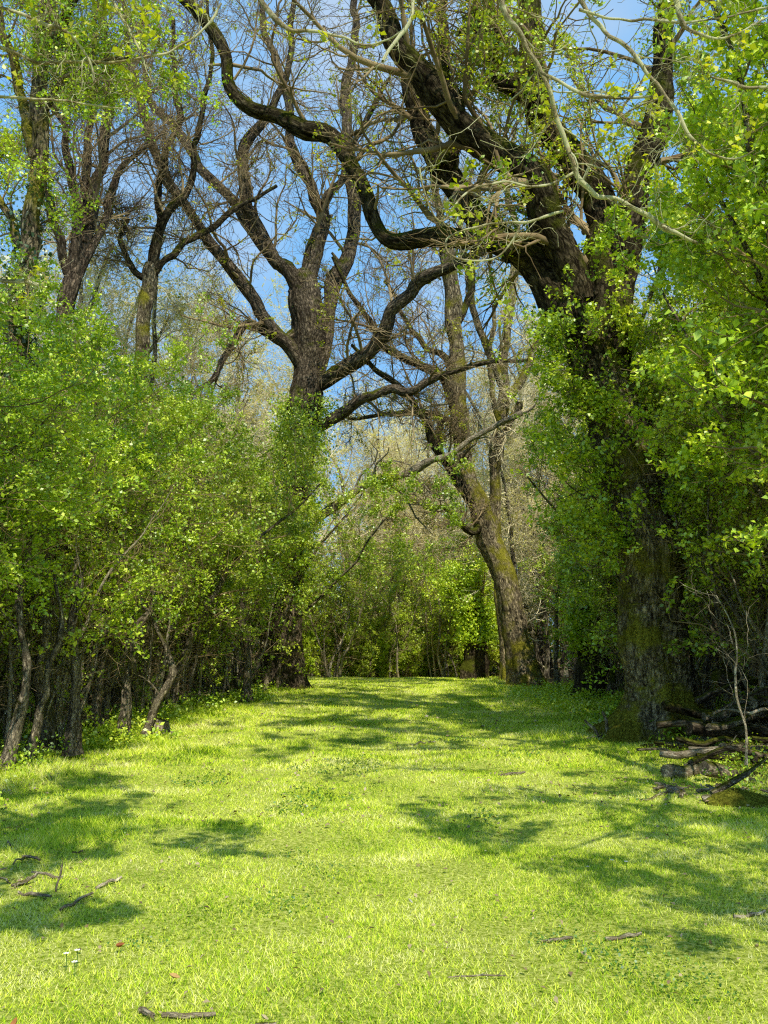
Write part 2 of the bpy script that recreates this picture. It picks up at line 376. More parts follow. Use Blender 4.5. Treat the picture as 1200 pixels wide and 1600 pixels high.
g = Geo(); k = RNG.integers(0, len(tr), 26000); k = k[(tr[k, 2] > 2.6) & (tr[k, 2] < 9.8)]; a = RNG.random(len(k)) * 6.28
rr = tr[k, 3] + np.abs(RNG.standard_normal(len(k))) * (.28 + .25 * np.sin(tr[k, 2] * 2.3 + a * 2) ** 2)
leaf_quads(g, tr[k, :3] + np.stack([np.cos(a) * rr, np.sin(a) * rr, RNG.standard_normal(len(k)) * .12], 1), .085, .9, .8)
obj('ivy', g.mesh('ivy', M_LEAFH, False, False, origin=LB), oakl)
# ---- the right oak
YR = 15.5
tr = path([(1031, 1152, 54), (1031, 1110, 52), (1030, 1040, 50), (1025, 950, 50), (1012, 850, 48), (990, 740, 46), (965, 650, 44), (942, 585, 44), (925, 545, 38)], YR, 170)
tr[0, 2] = gz(tr[0, 0], tr[0, 1]) - .12
RB = (tr[0, 0], YR, 0.0)
limbs = [path(p, YR, 90, YR + dy) for p, dy in [
    ([(940, 590, 38), (905, 520, 37), (870, 460, 35), (838, 415, 30), (800, 392, 22), (740, 374, 17), (680, 375, 16), (630, 383, 15), (600, 376, 13), (578, 343, 12), (562, 295, 12), (548, 242, 12), (522, 207, 12), (480, 206, 12), (430, 190, 12), (385, 170, 11), (356, 142, 10), (347, 92, 9), (330, 40, 9), (295, 2, 8), (240, -30, 6), (150, -60, 4)], 1.5),
    ([(905, 470, 26), (880, 385, 26), (845, 315, 25), (800, 262, 24), (752, 215, 23), (705, 172, 21), (655, 118, 20), (610, 70, 17), (575, 5, 14), (540, -70, 9)], -1.5),
    ([(948, 540, 30), (945, 430, 26), (925, 320, 24), (898, 248, 23), (866, 203, 22), (839, 158, 21), (828, 90, 19), (822, 0, 17), (815, -90, 12)], 1.2),
    ([(842, 160, 15), (806, 140, 14), (777, 112, 13), (768, 72, 11), (778, 42, 9), (750, 42, 7), (715, 48, 4)], 0.2),
    ([(955, 560, 30), (968, 470, 26), (985, 360, 23), (1005, 265, 22), (1022, 180, 19), (1040, 80, 15), (1050, -60, 9)], .6),
    ([(805, 395, 22), (765, 360, 20), (735, 332, 20), (710, 298, 20), (692, 258, 19), (668, 215, 17), (642, 162, 15), (632, 110, 12), (612, 50, 9), (600, -30, 6)], .8),
    ([(692, 265, 13), (712, 225, 12), (718, 190, 10), (700, 120, 9), (690, 40, 7), (700, -40, 5)], 1.6),
]]
roako, rP0, rP3 = big_tree('oak_tree', 'massive leaning oak on the right, mossy at its base, limb arching over the ride', 'tree', tr, limbs, RB, M_OAKR, M_LIMB,
         M_LEAFO, per=(5, 6, 5), leafkeep=.4, leafsize=.06, leafn=(3, 5), twig_r=.005, rough=.13, root=.85, sides=110, limb_sides=36, lobes=7, maxl1=3.0, leafside=lambda p: p[0] > .6 or RNG.random() < .4)

# leafy shoots sprouting all up its trunk, and the fuller leaf of its right side
_keep = RNG; RNG = np.random.default_rng(99)
t_ = tr[(tr[:, 2] > 3.0) & (tr[:, 2] < 9.0)]; t_ = smooth_poly(t_, 30)
S1, Q1 = spawn(t_[None, :, :3], t_[None, :, 3] * .25, 90, 0, 1, .2, 1.3, 55, 95, 8, .2, .07, .12, .3, .006, lmax=2.1)
k_ = (S1[:, -1, 1] < YR + .3); S1, Q1 = S1[k_], Q1[k_]
S2, Q2 = spawn(S1, Q1, 8, .25, 1, .5, .4, 30, 70, 6, .2, .03, .6, .4, .004); S3, Q3 = spawn(S2, Q2, 4, .2, 1, .5, .25, 30, 70, 5, .2, .02, .6, .5, .003)
g = Geo(); tubes(g, S1, Q1, 6); tubes(g, S2, Q2, 4); tubes(g, S3, Q3, 3); obj('shoots', g.mesh('shoots', M_STEM, origin=RB), roako)
g = Geo(); leaves_on(g, S3, 4, 5, .07, .045, keep=.8); leaves_on(g, rP3[(rP3[:, 0, 0] > 1.6)], 3, 5, .075, .05, keep=.55)
obj('foliage', g.mesh('foliage', M_LEAFM, False, False, origin=RB), roako)
RNG = _keep
# ---- leaning tree beyond
YM = 33.0
tr = path([(822, 1072, 30), (816, 1040, 26), (802, 980, 24), (786, 900, 23), (766, 840, 21), (746, 790, 19), (730, 730, 17), (718, 650, 16), (712, 580, 15), (710, 500, 16), (702, 430, 14), (697, 370, 10)], YM, 120)
tr[0, 2] = gz(tr[0, 0], tr[0, 1]) - .15
limbs = [path(p, YM, 60, YM + dy) for p, dy in [
    ([(748, 800, 12), (722, 757, 11), (698, 720, 9), (676, 690, 8), (655, 640, 7), (628, 605, 6), (590, 575, 5), (550, 540, 3)], -3),
    ([(716, 650, 11), (700, 610, 10), (682, 585, 9), (640, 558, 8), (605, 545, 7), (570, 500, 5), (545, 450, 4), (520, 400, 3)], -2),
    ([(684, 712, 7), (686, 690, 6), (689, 668, 5), (690, 655, 3)], -.5),
    ([(704, 440, 10), (690, 390, 8), (685, 320, 7), (670, 240, 5), (660, 160, 4)], 1),
    ([(708, 520, 9), (728, 470, 8), (740, 420, 7), (745, 340, 6), (760, 240, 4)], 2),
    ([(712, 600, 8), (690, 560, 6), (660, 540, 5), (620, 470, 4), (600, 440, 3)], 2),
    ([(718, 660, 7), (690, 655, 6), (650, 640, 5), (600, 648, 4), (545, 655, 3)], -1),
    ([(755, 810, 9), (735, 830, 7), (700, 800, 5), (660, 790, 4)], -2),
]]
big_tree('oak_tree', 'tall mossy tree leaning left into the ride beyond the massive oak', 'tree', tr, limbs, (tr[0, 0], YM, 0), M_OAKR, M_LIMB, M_LEAFO,
         per=(8, 6, 5), slim=.8, tslim=.85, leafkeep=.06, leafsize=.09, leafn=(3, 4), twig_r=.008, rough=.1, root=.5)

# ---- forked tree behind it
YN = 37.0
tr = path([(792, 1062, 15), (785, 950, 14), (776, 850, 14), (774, 780, 14), (778, 700, 14), (788, 640, 15), (790, 605, 14)], YN, 70)
limbs = [path(p, YN, 50, YN + dy) for p, dy in [
    ([(790, 620, 13), (785, 560, 12), (794, 500, 11), (804, 430, 10), (806, 380, 9), (795, 300, 7), (800, 200, 5)], 1),
    ([(788, 610, 11), (765, 555, 9), (748, 500, 9), (730, 440, 8), (722, 360, 6), (735, 250, 4)], -1),
    ([(792, 625, 11), (818, 590, 10), (836, 540, 9), (855, 480, 8), (862, 400, 6), (880, 300, 4)], 1),
    ([(778, 690, 8), (812, 640, 9), (814, 625, 9)], -.5),
    ([(775, 780, 8), (772, 700, 8), (776, 640, 7), (768, 560, 6), (772, 470, 5)], -1),
]]
big_tree('forked_tree', 'slimmer mossy tree forking into three behind the leaning tree', 'tree', tr, limbs, (tr[0, 0], YN, 0), M_OAKR, M_OAKR, M_LEAFO,
         slim=.62, tslim=.62, per=(4, 4, 3), leafkeep=.03, leafsize=.09, leafn=(3, 4), twig_r=.009, rough=.08, root=.4, twm=M_FARTWIG, sides=32, limb_sides=14)

# ---- far left: pale ivy-clad trunk
YA = 15.0
tr = path([(-5, 1150, 26), (5, 1000, 24), (15, 800, 22), (28, 600, 20), (40, 450, 19), (52, 300, 18), (64, 160, 16), (76, 0, 15), (84, -110, 12)], YA, 110)
limbs = [path(p, YA, 40, YA + dy) for p, dy in [
    ([(56, 250, 10), (30, 150, 8), (10, 60, 6), (-20, -40, 4)], 1), ([(70, 90, 9), (110, 20, 7), (140, -60, 5)], -1), ([(44, 400, 8), (10, 330, 6), (-40, 250, 4)], .5),
    ([(62, 190, 6), (95, 130, 4), (150, 95, 3), (200, 92, 2)], -1)]]
ivt, _, _ = big_tree('ash_tree', 'pale straight trunk wrapped in dark ivy at the far left', 'tree', tr, limbs, (tr[0, 0], YA, 0), M_OAKR, M_OAKR, M_LEAFM,
         tslim=.75, per=(9, 6, 5), leafkeep=.7, leafsize=.055, leafn=(3, 5), twig_r=.005, rough=.05, root=.4, maxl1=1.8)
g = Geo(); q = tr[(tr[:, 2] < 9.5) & (tr[:, 2] > 1)]
n = 9000; k = RNG.integers(0, len(q), n); a = RNG.random(n) * 6.28; hh = np.clip((9.8 - q[k, 2]) / 5, .15, 1)
keep = RNG.random(n) < hh * (0.65 + .35 * np.sin(q[k, 2] * 2.1 + a)); k = k[keep]; a = a[keep]
rr = q[k, 3] + np.abs(RNG.standard_normal(len(k))) * .13
leaf_quads(g, q[k, :3] + np.stack([np.cos(a) * rr, np.sin(a) * rr, RNG.standard_normal(len(k)) * .1], 1), .08, .2, .9)
obj('ivy', g.mesh('ivy', M_LEAFI, False, False, origin=(tr[0, 0], YA, 0)), ivt)

# ---- many-stemmed dark tree upper left
YB = 25.0
tr = path([(85, 1090, 14), (90, 900, 13), (95, 700, 13), (100, 560, 13), (106, 470, 13), (114, 420, 12)], YB, 90)
limbs = [path(p, YB, 50, YB + dy) for p, dy in [
    ([(112, 430, 13), (121, 370, 11), (118, 300, 9), (108, 240, 8), (100, 200, 7), (84, 165, 6), (95, 110, 5), (105, 40, 3)], -1),
    ([(116, 430, 15), (134, 365, 13), (142, 310, 11), (152, 255, 11), (168, 190, 10), (166, 110, 8), (160, 20, 7), (158, -60, 5)], 1),
    ([(130, 380, 10), (137, 300, 9), (138, 220, 8), (144, 130, 7), (146, 30, 5), (140, -50, 4)], 2),
    ([(110, 440, 10), (92, 375, 9), (76, 320, 8), (66, 290, 5), (50, 230, 4)], -1),
    ([(118, 440, 10), (150, 370, 8), (178, 300, 8), (192, 262, 6), (230, 230, 4), (260, 200, 3)], 1),
    ([(168, 160, 6), (180, 150, 6), (205, 145, 4)], 0),
    ([(100, 205, 5), (106, 150, 5), (110, 100, 4), (108, 60, 3)], 0),
]]
big_tree('alder_tree', 'dark reddish many-stemmed tree fanning upright beside the ivy trunk', 'tree', tr, limbs, (tr[0, 0], YB, 0), M_RED, M_RED, M_LEAFO,
         per=(8, 6, 5), slim=.72, leafkeep=.01, leafsize=.08, leafn=(2, 4), twig_r=.007, rough=.06, root=.4, upl=.12)

# ---- bare tree between it and the left oak
YC = 27.5
tr = path([(200, 1075, 13), (208, 900, 11), (215, 700, 11), (222, 540, 11), (232, 440, 11), (238, 410, 10)], YC, 90)
limbs = [path(p, YC, 50, YC + dy) for p, dy in [
    ([(236, 425, 9), (246, 365, 8), (248, 315, 7), (258, 255, 7), (272, 190, 6), (275, 120, 5), (268, 30, 4)], 1),
    ([(240, 420, 9), (254, 350, 8), (280, 312, 7), (306, 245, 6), (314, 180, 5), (330, 90, 4), (325, 0, 3)], -1),
    ([(238, 430, 8), (285, 385, 7), (330, 350, 6), (385, 320, 5), (430, 290, 3)], 2),
    ([(232, 440, 7), (180, 400, 5), (200, 425, 5)][:1] + [(210, 425, 6), (190, 380, 5), (200, 340, 4)], 0),
]]
big_tree('bare_tree', 'bare slender tree with mossy fork between the reddish tree and the left oak', 'tree', tr, limbs, (tr[0, 0], YC, 0), M_OAKR, M_LIMB, M_LEAFO,
         per=(9, 7, 5), slim=.8, leafkeep=.04, leafsize=.08, leafn=(2, 4), twig_r=.008, rough=.07, root=.4)

# ---- ivy-dark pollard stumps at the end of the ride
def pollard(px, py, rpx, Y, hpx, label, name='pollard_tree', rough=.14, ivy=True):
    tr = path([(px, py + 5, rpx * 1.05), (px + 1, py - 40, rpx * .95), (px + 4, py - hpx * .5, rpx), (px + 2, py - hpx, rpx * 1.1)], Y, 60)
    tr[0, 2] = gz(tr[0, 0], Y) - .15
    r = empty(name, (tr[0, 0], Y, 0), label, 'tree')
    g = Geo(); tube(g, tr[:, :3], tr[:, 3], 48, rough, int(px) % 31, .3, lobes=5); obj('trunk', g.mesh('trunk', M_LIMB, origin=(tr[0, 0], Y, 0)), r)
    top = tr[-1, :3]
    n = 9; st = np.repeat(top[None], n, 0) + RNG.standard_normal((n, 3)) * .15; d = RNG.standard_normal((n, 3)) * .7 + [0, 0, 1]
    P0 = wander(st, d, np.full(n, 1.9), 10, .2, .05); R0 = np.repeat(np.linspace(.09, .02, 10)[None], n, 0)
    P1, R1 = spawn(P0, R0, 9, .1, 1, .4, .8, 30, 70, 7, .25, .05, .4); P2, R2 = spawn(P1, R1, 7, .1, 1, .5, .4, 30, 70, 5, .25, 0, .5)
    g = Geo(); tubes(g, P0, R0, 7); tubes(g, P1, R1, 4); tubes(g, P2, R2, 3); obj('crown', g.mesh('crown', M_TWIG, origin=(tr[0, 0], Y, 0)), r)
    g = Geo(); leaves_on(g, P2, 5, 5, .09, .1)
    k = RNG.integers(len(tr) // 2, len(tr), 5000); a = RNG.random(5000) * 6.28; rr = tr[k, 3] + np.abs(RNG.standard_normal(5000)) * .2
    leaf_quads(g, tr[k, :3] + np.stack([np.cos(a) * rr, np.sin(a) * rr, RNG.standard_normal(5000) * .2 + .2], 1), .1, .2, .9)
    obj('foliage', g.mesh('foliage', M_LEAFM, False, False, origin=(tr[0, 0], Y, 0)), r)
pollard(741, 1058, 19, 39.5, 110, 'short dark ivy-topped trunk at the end of the ride, left of the leaning tree')
pollard(921, 1090, 23, 25.5, 150, 'thick dark trunk of a pollard standing just behind the massive oak, to its left', ivy=False)

# ------------------------------------------------------------------ hedge trees and thicket, built once and copied
def shrub(name, cat, H, spread, nst, leafm, leafsize, nl, seedlean=.2, stem_r=.06, clear=.28, per=(11, 7, 6), mats=M_STEM, lv=1.0, twm=M_TWIG, keep=1.0, upl=.04, droop=0.0, rk=1.0):
    r = empty(name, (0, 0, -50), name, cat)
    ang = RNG.random() * 6.28 + np.arange(nst) * 6.28 / nst + RNG.standard_normal(nst) * .4
    st = np.stack([np.cos(ang) * .18, np.sin(ang) * .18, np.full(nst, -.1)], 1)
    d = np.stack([np.cos(ang) * seedlean, np.sin(ang) * seedlean, np.ones(nst)], 1)
    ln = H * (.75 + .4 * RNG.random(nst))
    P0 = wander(st, d, ln, 16, .13, .05)
    if nst == 1: P0[:, :, :2] *= .7
    R0 = (stem_r * (.6 + .7 * RNG.random(nst)))[:, None] * np.linspace(1, .22, 16)[None]
    for i in range(nst):
        q = smooth_poly(np.c_[P0[i], R0[i]], 40); g = Geo(); tube(g, q[:, :3], q[:, 3], 12, .12, i * 7 + len(name), .5, lobes=3); obj('stem', g.mesh('stem', mats), r)
    P1, R1 = spawn(P0, R0, per[0], clear, 1, .36 * spread, .9, 40, 85, 8, .18, upl, .45, .3, .006 * rk)
    Pd, Rd = spawn(P0, R0, 5, .04, clear + .05, .14, .5, 40, 100, 6, .25, -.02, .25, .3, .004)     # dead low twigs
    P2, R2 = spawn(P1, R1, per[1], .15, 1, .5, .5, 30, 70, 6, .2, .02 - droop, .5, .35, .004 * rk)
    P3, R3 = spawn(P2, R2, per[2], .1, 1, .5, .25 * rk, 30, 75, 4, .2, .02 - droop, .55, .5, .003 * rk)
    Pq, Rq = spawn(Pd, Rd, 4, .2, 1, .5, .2, 30, 80, 4, .25, 0, .5, .4, .003)
    g = Geo(); tubes(g, P1, R1, 5); tubes(g, P2, R2, 3); tubes(g, P3, R3, 3); tubes(g, Pd, Rd, 4); tubes(g, Pq, Rq, 3)
    obj('crown', g.mesh('crown', twm), r)
    g = Geo(); leaves_on(g, P3, nl[0], nl[1], leafsize, .035, keep=keep); leaves_on(g, P2, nl[0], nl[1], leafsize, .05, keep=keep * .8)
    if nl[0]: obj('foliage', g.mesh('foliage', leafm, False, False), r)
    return r

HAW = [shrub('hawthorn', 'hedge tree', 6.6, 1.0, n, M_LEAFH, .054, (5, 5), stem_r=.06, per=(12, 8, 6), clear=.42) for n in (4, 5, 3, 4)]
MAP = [shrub('field_maple', 'tree', 11.5, .66, n, M_LEAFM, .076, (4, 5), .2, .09, .33, (19, 8, 6), keep=.9) for n in (2, 3, 2)]
SAP = [shrub('sapling', 'sapling', 4.2, .7, n, M_LEAFM, .06, (3, 4), .2, .036, .25, (8, 5, 4), M_SAP, keep=.6) for n in (1, 2, 3)]
M_SUNFLECK = leaf_mat('sunlit_twig_fleck', [(.50, .46, .12), (.78, .72, .26), (.95, .90, .45)], trans=.4)  # pale flecks added to make the far bare crowns read as sunlit twigs
BARE = [shrub('bare_tree', 'tree', h, .72, n, M_SUNFLECK, .085, (3, 3), .16, .2, .22, (22, 10, 8), M_PALE, twm=M_FARTWIG, keep=.5, upl=.09, rk=2.2) for h, n in ((21, 1), (19, 3), (23, 2))]
THK = [shrub('far_tree', 'tree', 11.5, .55, n, M_LEAFM, .10, (3, 5), .2, .14, .12, (15, 7, 5), M_OAK) for n in (2, 3)]
PROTO = HAW + MAP + SAP + BARE + THK

def place(src, x, y, rz, sc, label, group=None):
    return dup(src, (x, y, float(gz(x, y))), rz, sc, label, group, (random.uniform(-.05, .05), random.uniform(-.05, .05)))

R = random.random
ordn = ['first', 'second', 'third', 'fourth', 'fifth', 'sixth', 'seventh', 'eighth', 'ninth', 'tenth', 'eleventh', 'twelfth', 'thirteenth', 'fourteenth']
HIGH = [shrub('hawthorn', 'hedge tree', 8.4, .8, n, M_LEAFH, .075, (4, 5), .16, .06, .5, (11, 7, 6)) for n in (2, 3)]; PROTO += HIGH
# left front row, nearest first
lf = [(-6.2, 10.6, .88), (-5.5, 12.6, .92), (-6.6, 14.4, 1.05), (-5.1, 16.6, 1.0), (-6.2, 18.6, 1.15), (-4.9, 20.6, 1.08), (-5.6, 22.8, 1.2), (-4.6, 25.4, 1.0), (-3.9, 27.2, 1.0), (-3.5, 28.8, .92), (-6.6, 30, 1.1)]
for i, (x, y, s) in enumerate(lf):
    place(HIGH[i % 2] if i in (7, 8, 9) else HAW[i % 4], x, y, R() * 6.28 + (pi if i == 8 else 0), (s, s * (.93 + .1 * R())), f'{ordn[i]} leafy hawthorn from the camera along the left edge of the ride')
# right front row: tall
rf = [(MAP[0], 6.7, 10.4, .95), (MAP[1], 6.2, 12.1, .98), (MAP[2], 6.9, 13.6, 1.05), (MAP[0], 7.0, 15.6, 1.08), (MAP[1], 8.6, 17.0, 1.1), (MAP[2], 6.8, 19.6, 1.2), (MAP[0], 7.9, 20.8, 1.3), (HAW[1], 7.0, 21.5, 1.05), (HAW[2], 7.8, 24.2, 1.0), (HAW[0], 8.4, 26.8, 1.05), (HAW[3], 8.6, 29.6, 1.05), (HAW[1], 8.6, 33, 1.05)]
for i, (src, x, y, s) in enumerate(rf):
    place(src, x, y, R() * 6.28 + (pi if i in (0, 4) else 0), s, f'{ordn[i]} leafy tree from the camera along the right edge of the ride')
place(HAW[1], 6.3, 3.7, 1.0, .9, 'hawthorn beside the camera, farther right than the near one')
place(HAW[0], 4.6, 3.2, 1.0, .88, 'hawthorn beside the camera on the right, shading the grass')
place(MAP[1], 7.9, 18.4, 2.2, 1.3, 'tall maple crown rising behind the massive oak, to its right')
LOOSE = shrub('hawthorn', 'hedge tree', 7.6, .9, 3, M_LEAFM, .062, (4, 5), .1, .04, .5, (12, 6, 5), keep=.62); PROTO.append(LOOSE)
for x, y, tl, sc, lab in ((5.6, 13.4, -.27, 1.0, 'open-branched hawthorn leaning across the trunk of the massive oak'), (5.7, 14.2, -.17, 1.1, 'taller open hawthorn tucked right behind the leaning one by the massive oak')):
    o = place(LOOSE, x, y, R() * 6, sc, lab); o.rotation_euler = (.03, tl, x)
# thickets behind the front rows
for side in (-1, 1):
    w = 'left' if side < 0 else 'right'
    for y in np.arange(9, 42, 2.7):
        for j, xo in enumerate((8.6, 11.6, 15.2)):
            x = side * (xo + R() * 1.6 - .8 + (1.2 if side > 0 and y > 20 else 0)); yy = y + R() * 1.8 - .9
            if abs(x) > .46 * yy + 4.5: continue
            if side < 0 or j % 2: src = HAW[random.randrange(4)]
            else: src = MAP[random.randrange(3)]
            place(src, x, yy, R() * 6.28, .8 + .25 * R(), f'leafy tree deep in the {w} thicket behind the front row', f'trees deep in the {w} thicket')
# thin saplings at the feet of the hedges
for side in (-1, 1):
    w = 'left' if side < 0 else 'right'
    for k in range(34):
        y = 10.6 + k * .62; x = side * ((4.9 if side < 0 else 5.9) - (y - 11) * (.04 if side < 0 else .0) + R() * 2.0)
        place(SAP[k % 3], x, y, R() * 6.28, .8 + .5 * R(), f'thin understorey sapling at the foot of the {w} hedge', f'saplings under the {w} hedge')
STK = [shrub('hazel_shrub', 'shrub', 4.6, .5, n, M_LEAFM, .06, (3, 4), .16, .026, .45, (5, 4, 3), M_SAP, keep=.5) for n in (3, 5, 4)]; PROTO += STK
for side in (-1, 1):
    w = 'left' if side < 0 else 'right'
    for k in range(40 if side < 0 else 24):
        y = 10.8 + k * (.42 if side < 0 else .75) + .3 * R(); x = side * ((5.0 if side < 0 else 6.3) - (y - 11) * (.05 if side < 0 else -.03) + R() * 1.9)
        place(STK[k % 3], x, y, R() * 6.28, .75 + .5 * R(), f'clump of thin pale upright stems under the {w} hedge', f'thin stems under the {w} hedge')
# end of the ride
END = [shrub('hazel', 'tree', h, .7, n, M_LEAFE, .10, (4, 5), .22, .05, .05, (13, 6, 5)) for h, n in ((6, 3), (7, 4), (5, 3))]; PROTO += END
for i in range(22):
    y = 44 + 16 * R(); x = (R() * 2 - 1) * 7.5; hmax = .8 if abs(x - 1) < 3 else 1.15
    place(END[i % 3], x, y, R() * 6.28, hmax * (.75 + .35 * R()), 'sunlit leafy hazel closing the far end of the ride', 'hazels closing the end of the ride')
for i in range(16):
    y = 41.5 + 3.5 * R(); x = -5 + 10 * (i + R()) / 16
    place(END[i % 3], x, y, R() * 6.28, .34 + .22 * R(), 'low sunlit bush at the far end of the ride', 'low bushes at the end of the ride')
for i in range(30):
    y = 62 + 14 * R(); x = (R() * 2 - 1) * 30
    if -.14 < x / y < -.015: continue
    place(THK[i % 2] if i % 2 else END[i % 3], x, y, R() * 6.28, .8 + .3 * R(), 'leafy tree in the far wood beyond the end of the ride', 'leafy trees in the far wood')
for k in range(34):
    y = 41.5 + R() * 7; x = -4.5 + 9 * R()
    place(SAP[k % 3], x, y, R() * 6.28, 1 + .6 * R(), 'thin upright sapling at the far end of the ride', 'saplings closing the end of the ride')
# bare wood beyond and beside
for k in range(96):
    y = (38 if k % 3 == 0 else 44) + 36 * R() ** 1.3; x = (R() * 2 - 1) * (.45 * y + 3)
    if -.135 < x / y < -.02: x -= .12 * y
    if abs(x - .5) < 5.5 and y < 56: y += 16
    place(BARE[k % 3], x, y, R() * 6.28, .75 + .4 * R(), 'pale bare tree in the wood beyond the hedges', 'bare trees beyond the hedges')
for k in range(12):
    y = 26 + 18 * R(); x = random.choice((-1, 1)) * (9.5 + (.42 * y - 5) * R())
    place(BARE[k % 3], x, y, R() * 6.28, .5 + .16 * R(), 'bare tree rising behind the side thickets', 'bare trees behind the side thickets')
for x, y, sc in ((-9.5, 29, .8), (-12.4, 27, .8), (-17, 34, .95), (-7.2, 42, .9), (-13.5, 31, .86), (-10.8, 34, .9), (-8.2, 37, .84), (-15, 38, 1.0), (-6.0, 40, .82), (6.5, 40, .8), (9.5, 36, .78), (12, 30, .74)):
    place(BARE[int(abs(x)) % 3], x, y, R() * 6.28, sc, 'tall pale bare tree standing close behind the hedge', 'tall bare trees close behind the hedges')
# crooked bare trunks in front of the left hedge
def crooked(pts, Y, label, mat=M_STEM, n=50, per=7, leaf=0, group=None, name='crooked_hawthorn', cat='small tree', Y2=None, tl=.3, sub=4):
    q = path(pts, Y, n, Y2); q[:, 3] *= .6; b = (q[0, 0], Y, 0.0)
    r = empty(name, b, label, cat, group)
    g = Geo(); tube(g, q[:, :3], q[:, 3], 14, .16, int(pts[0][0]) % 37, .9, lobes=4); obj('trunk', g.mesh('trunk', mat, origin=b), r)
    s = smooth_poly(q, 16); P1, R1 = spawn(s[None, :, :3], s[None, :, 3], per, .2, 1, tl, .4, 30, 80, 7, .25, .05, .4, .3, .004)
    P2, R2 = spawn(P1, R1, sub, .2, 1, .5, .2, 30, 70, 5, .22, .02, .5, .4, .003)
    g = Geo(); tubes(g, P1, R1, 5); tubes(g, P2, R2, 3); obj('crown', g.mesh('crown', mat, origin=b), r)
    if leaf:
        P3, R3 = spawn(P2, R2, 4, .2, 1, .6, .2, 30, 70, 4, .22, .02, .5, .4, .003)
        g = Geo(); leaves_on(g, P3, leaf, 5, .05, .04); obj('foliage', g.mesh('foliage', M_LEAFH, False, False, origin=b), r)
    return r
for pts, Y, lab in [
    ([(8, 1205, 10), (30, 1120, 9), (38, 1040, 8), (30, 950, 8), (45, 860, 7), (40, 760, 5)], 11.2, 'leaning crooked hawthorn trunk at the very left edge of the photo'),
    ([(45, 1190, 7), (62, 1110, 6), (80, 1040, 6), (95, 980, 5), (88, 900, 4)], 12.0, 'thin pale leaning stem beside the crooked trunk at the left edge'),
    ([(72, 1172, 13), (70, 1090, 12), (76, 1000, 12), (70, 900, 11), (78, 800, 9)], 13.2, 'stout upright trunk with sunlit pale bark near the left edge'),
    ([(113, 1180, 12), (108, 1120, 12), (120, 1050, 11), (118, 980, 10), (130, 900, 8)], 12.8, 'knobbly short trunk with many shoots in front of the left hedge'),
    ([(156, 1146, 8), (154, 1090, 8), (160, 1020, 7), (156, 940, 7), (165, 870, 5)], 15.6, 'dark straight trunk left of the forked pale hawthorns'),
    ([(193, 1150, 10), (198, 1090, 9), (205, 1030, 9), (212, 990, 8), (235, 940, 7), (240, 880, 5)], 15.3, 'mossy crooked hawthorn trunk, pale at its foot, right of the dark straight one'),
    ([(228, 1148, 7), (240, 1108, 7), (262, 1075, 6), (264, 1030, 6), (250, 990, 5), (235, 960, 4), (215, 930, 3)], 15.4, 'pale zigzag hawthorn stem bending over the small stump'),
    ([(336, 1082, 9), (340, 1030, 8), (335, 980, 8), (345, 900, 6)], 27.5, 'sunlit pale trunk under the hedge, left of the double dark trunks'),
    ([(362, 1082, 9), (355, 1030, 8), (357, 980, 8), (350, 900, 6)], 26.5, 'dark slim trunk in the pair left of the big left oak'),
    ([(384, 1095, 8), (384, 1040, 7), (380, 990, 7), (385, 920, 6)], 24.3, 'dark stem standing forward beside the foot of the left oak'),
    ([(300, 1100, 12), (290, 1040, 12), (310, 980, 11), (320, 920, 8)], 24.0, 'dark leaning trunk in the shade of the left hedge'),
    ([(175, 1120, 9), (180, 1060, 9), (172, 990, 8), (185, 900, 7)], 19.0, 'shaded trunk standing behind the mossy crooked hawthorn'),
    ([(955, 1085, 6), (965, 1020, 5), (950, 960, 5), (945, 900, 4)], 24.0, 'slim pale stem between the pollard and the massive oak'),
    ([(870, 1075, 5), (872, 1020, 5), (868, 960, 4), (880, 880, 3)], 29.0, 'slim sunlit stem left of the pollard trunk'),
    ([(1110, 1130, 8), (1105, 1040, 7), (1112, 960, 7), (1100, 860, 6)], 17.0, 'slim dark trunk just right of the massive oak'),
    ([(1135, 1110, 7), (1140, 1020, 6), (1130, 930, 6), (1140, 840, 5)], 18.0, 'slim trunk rising behind the brush pile'),
    ([(1180, 1110, 9), (1178, 1020, 8), (1185, 920, 8), (1175, 800, 6)], 16.5, 'trunk behind the brush pile at the right edge of the photo'),
]:
    crooked(pts, Y, lab)
crooked([(1166, 1195, 2.8), (1164, 1140, 2.5), (1150, 1075, 2.3), (1152, 1020, 2), (1142, 975, 1.8), (1120, 930, 1.4)], 10.6, 'thin bare sapling standing in front of the brush pile', M_SAP, name='bare_sapling', cat='sapling', per=9, tl=.4, sub=3)

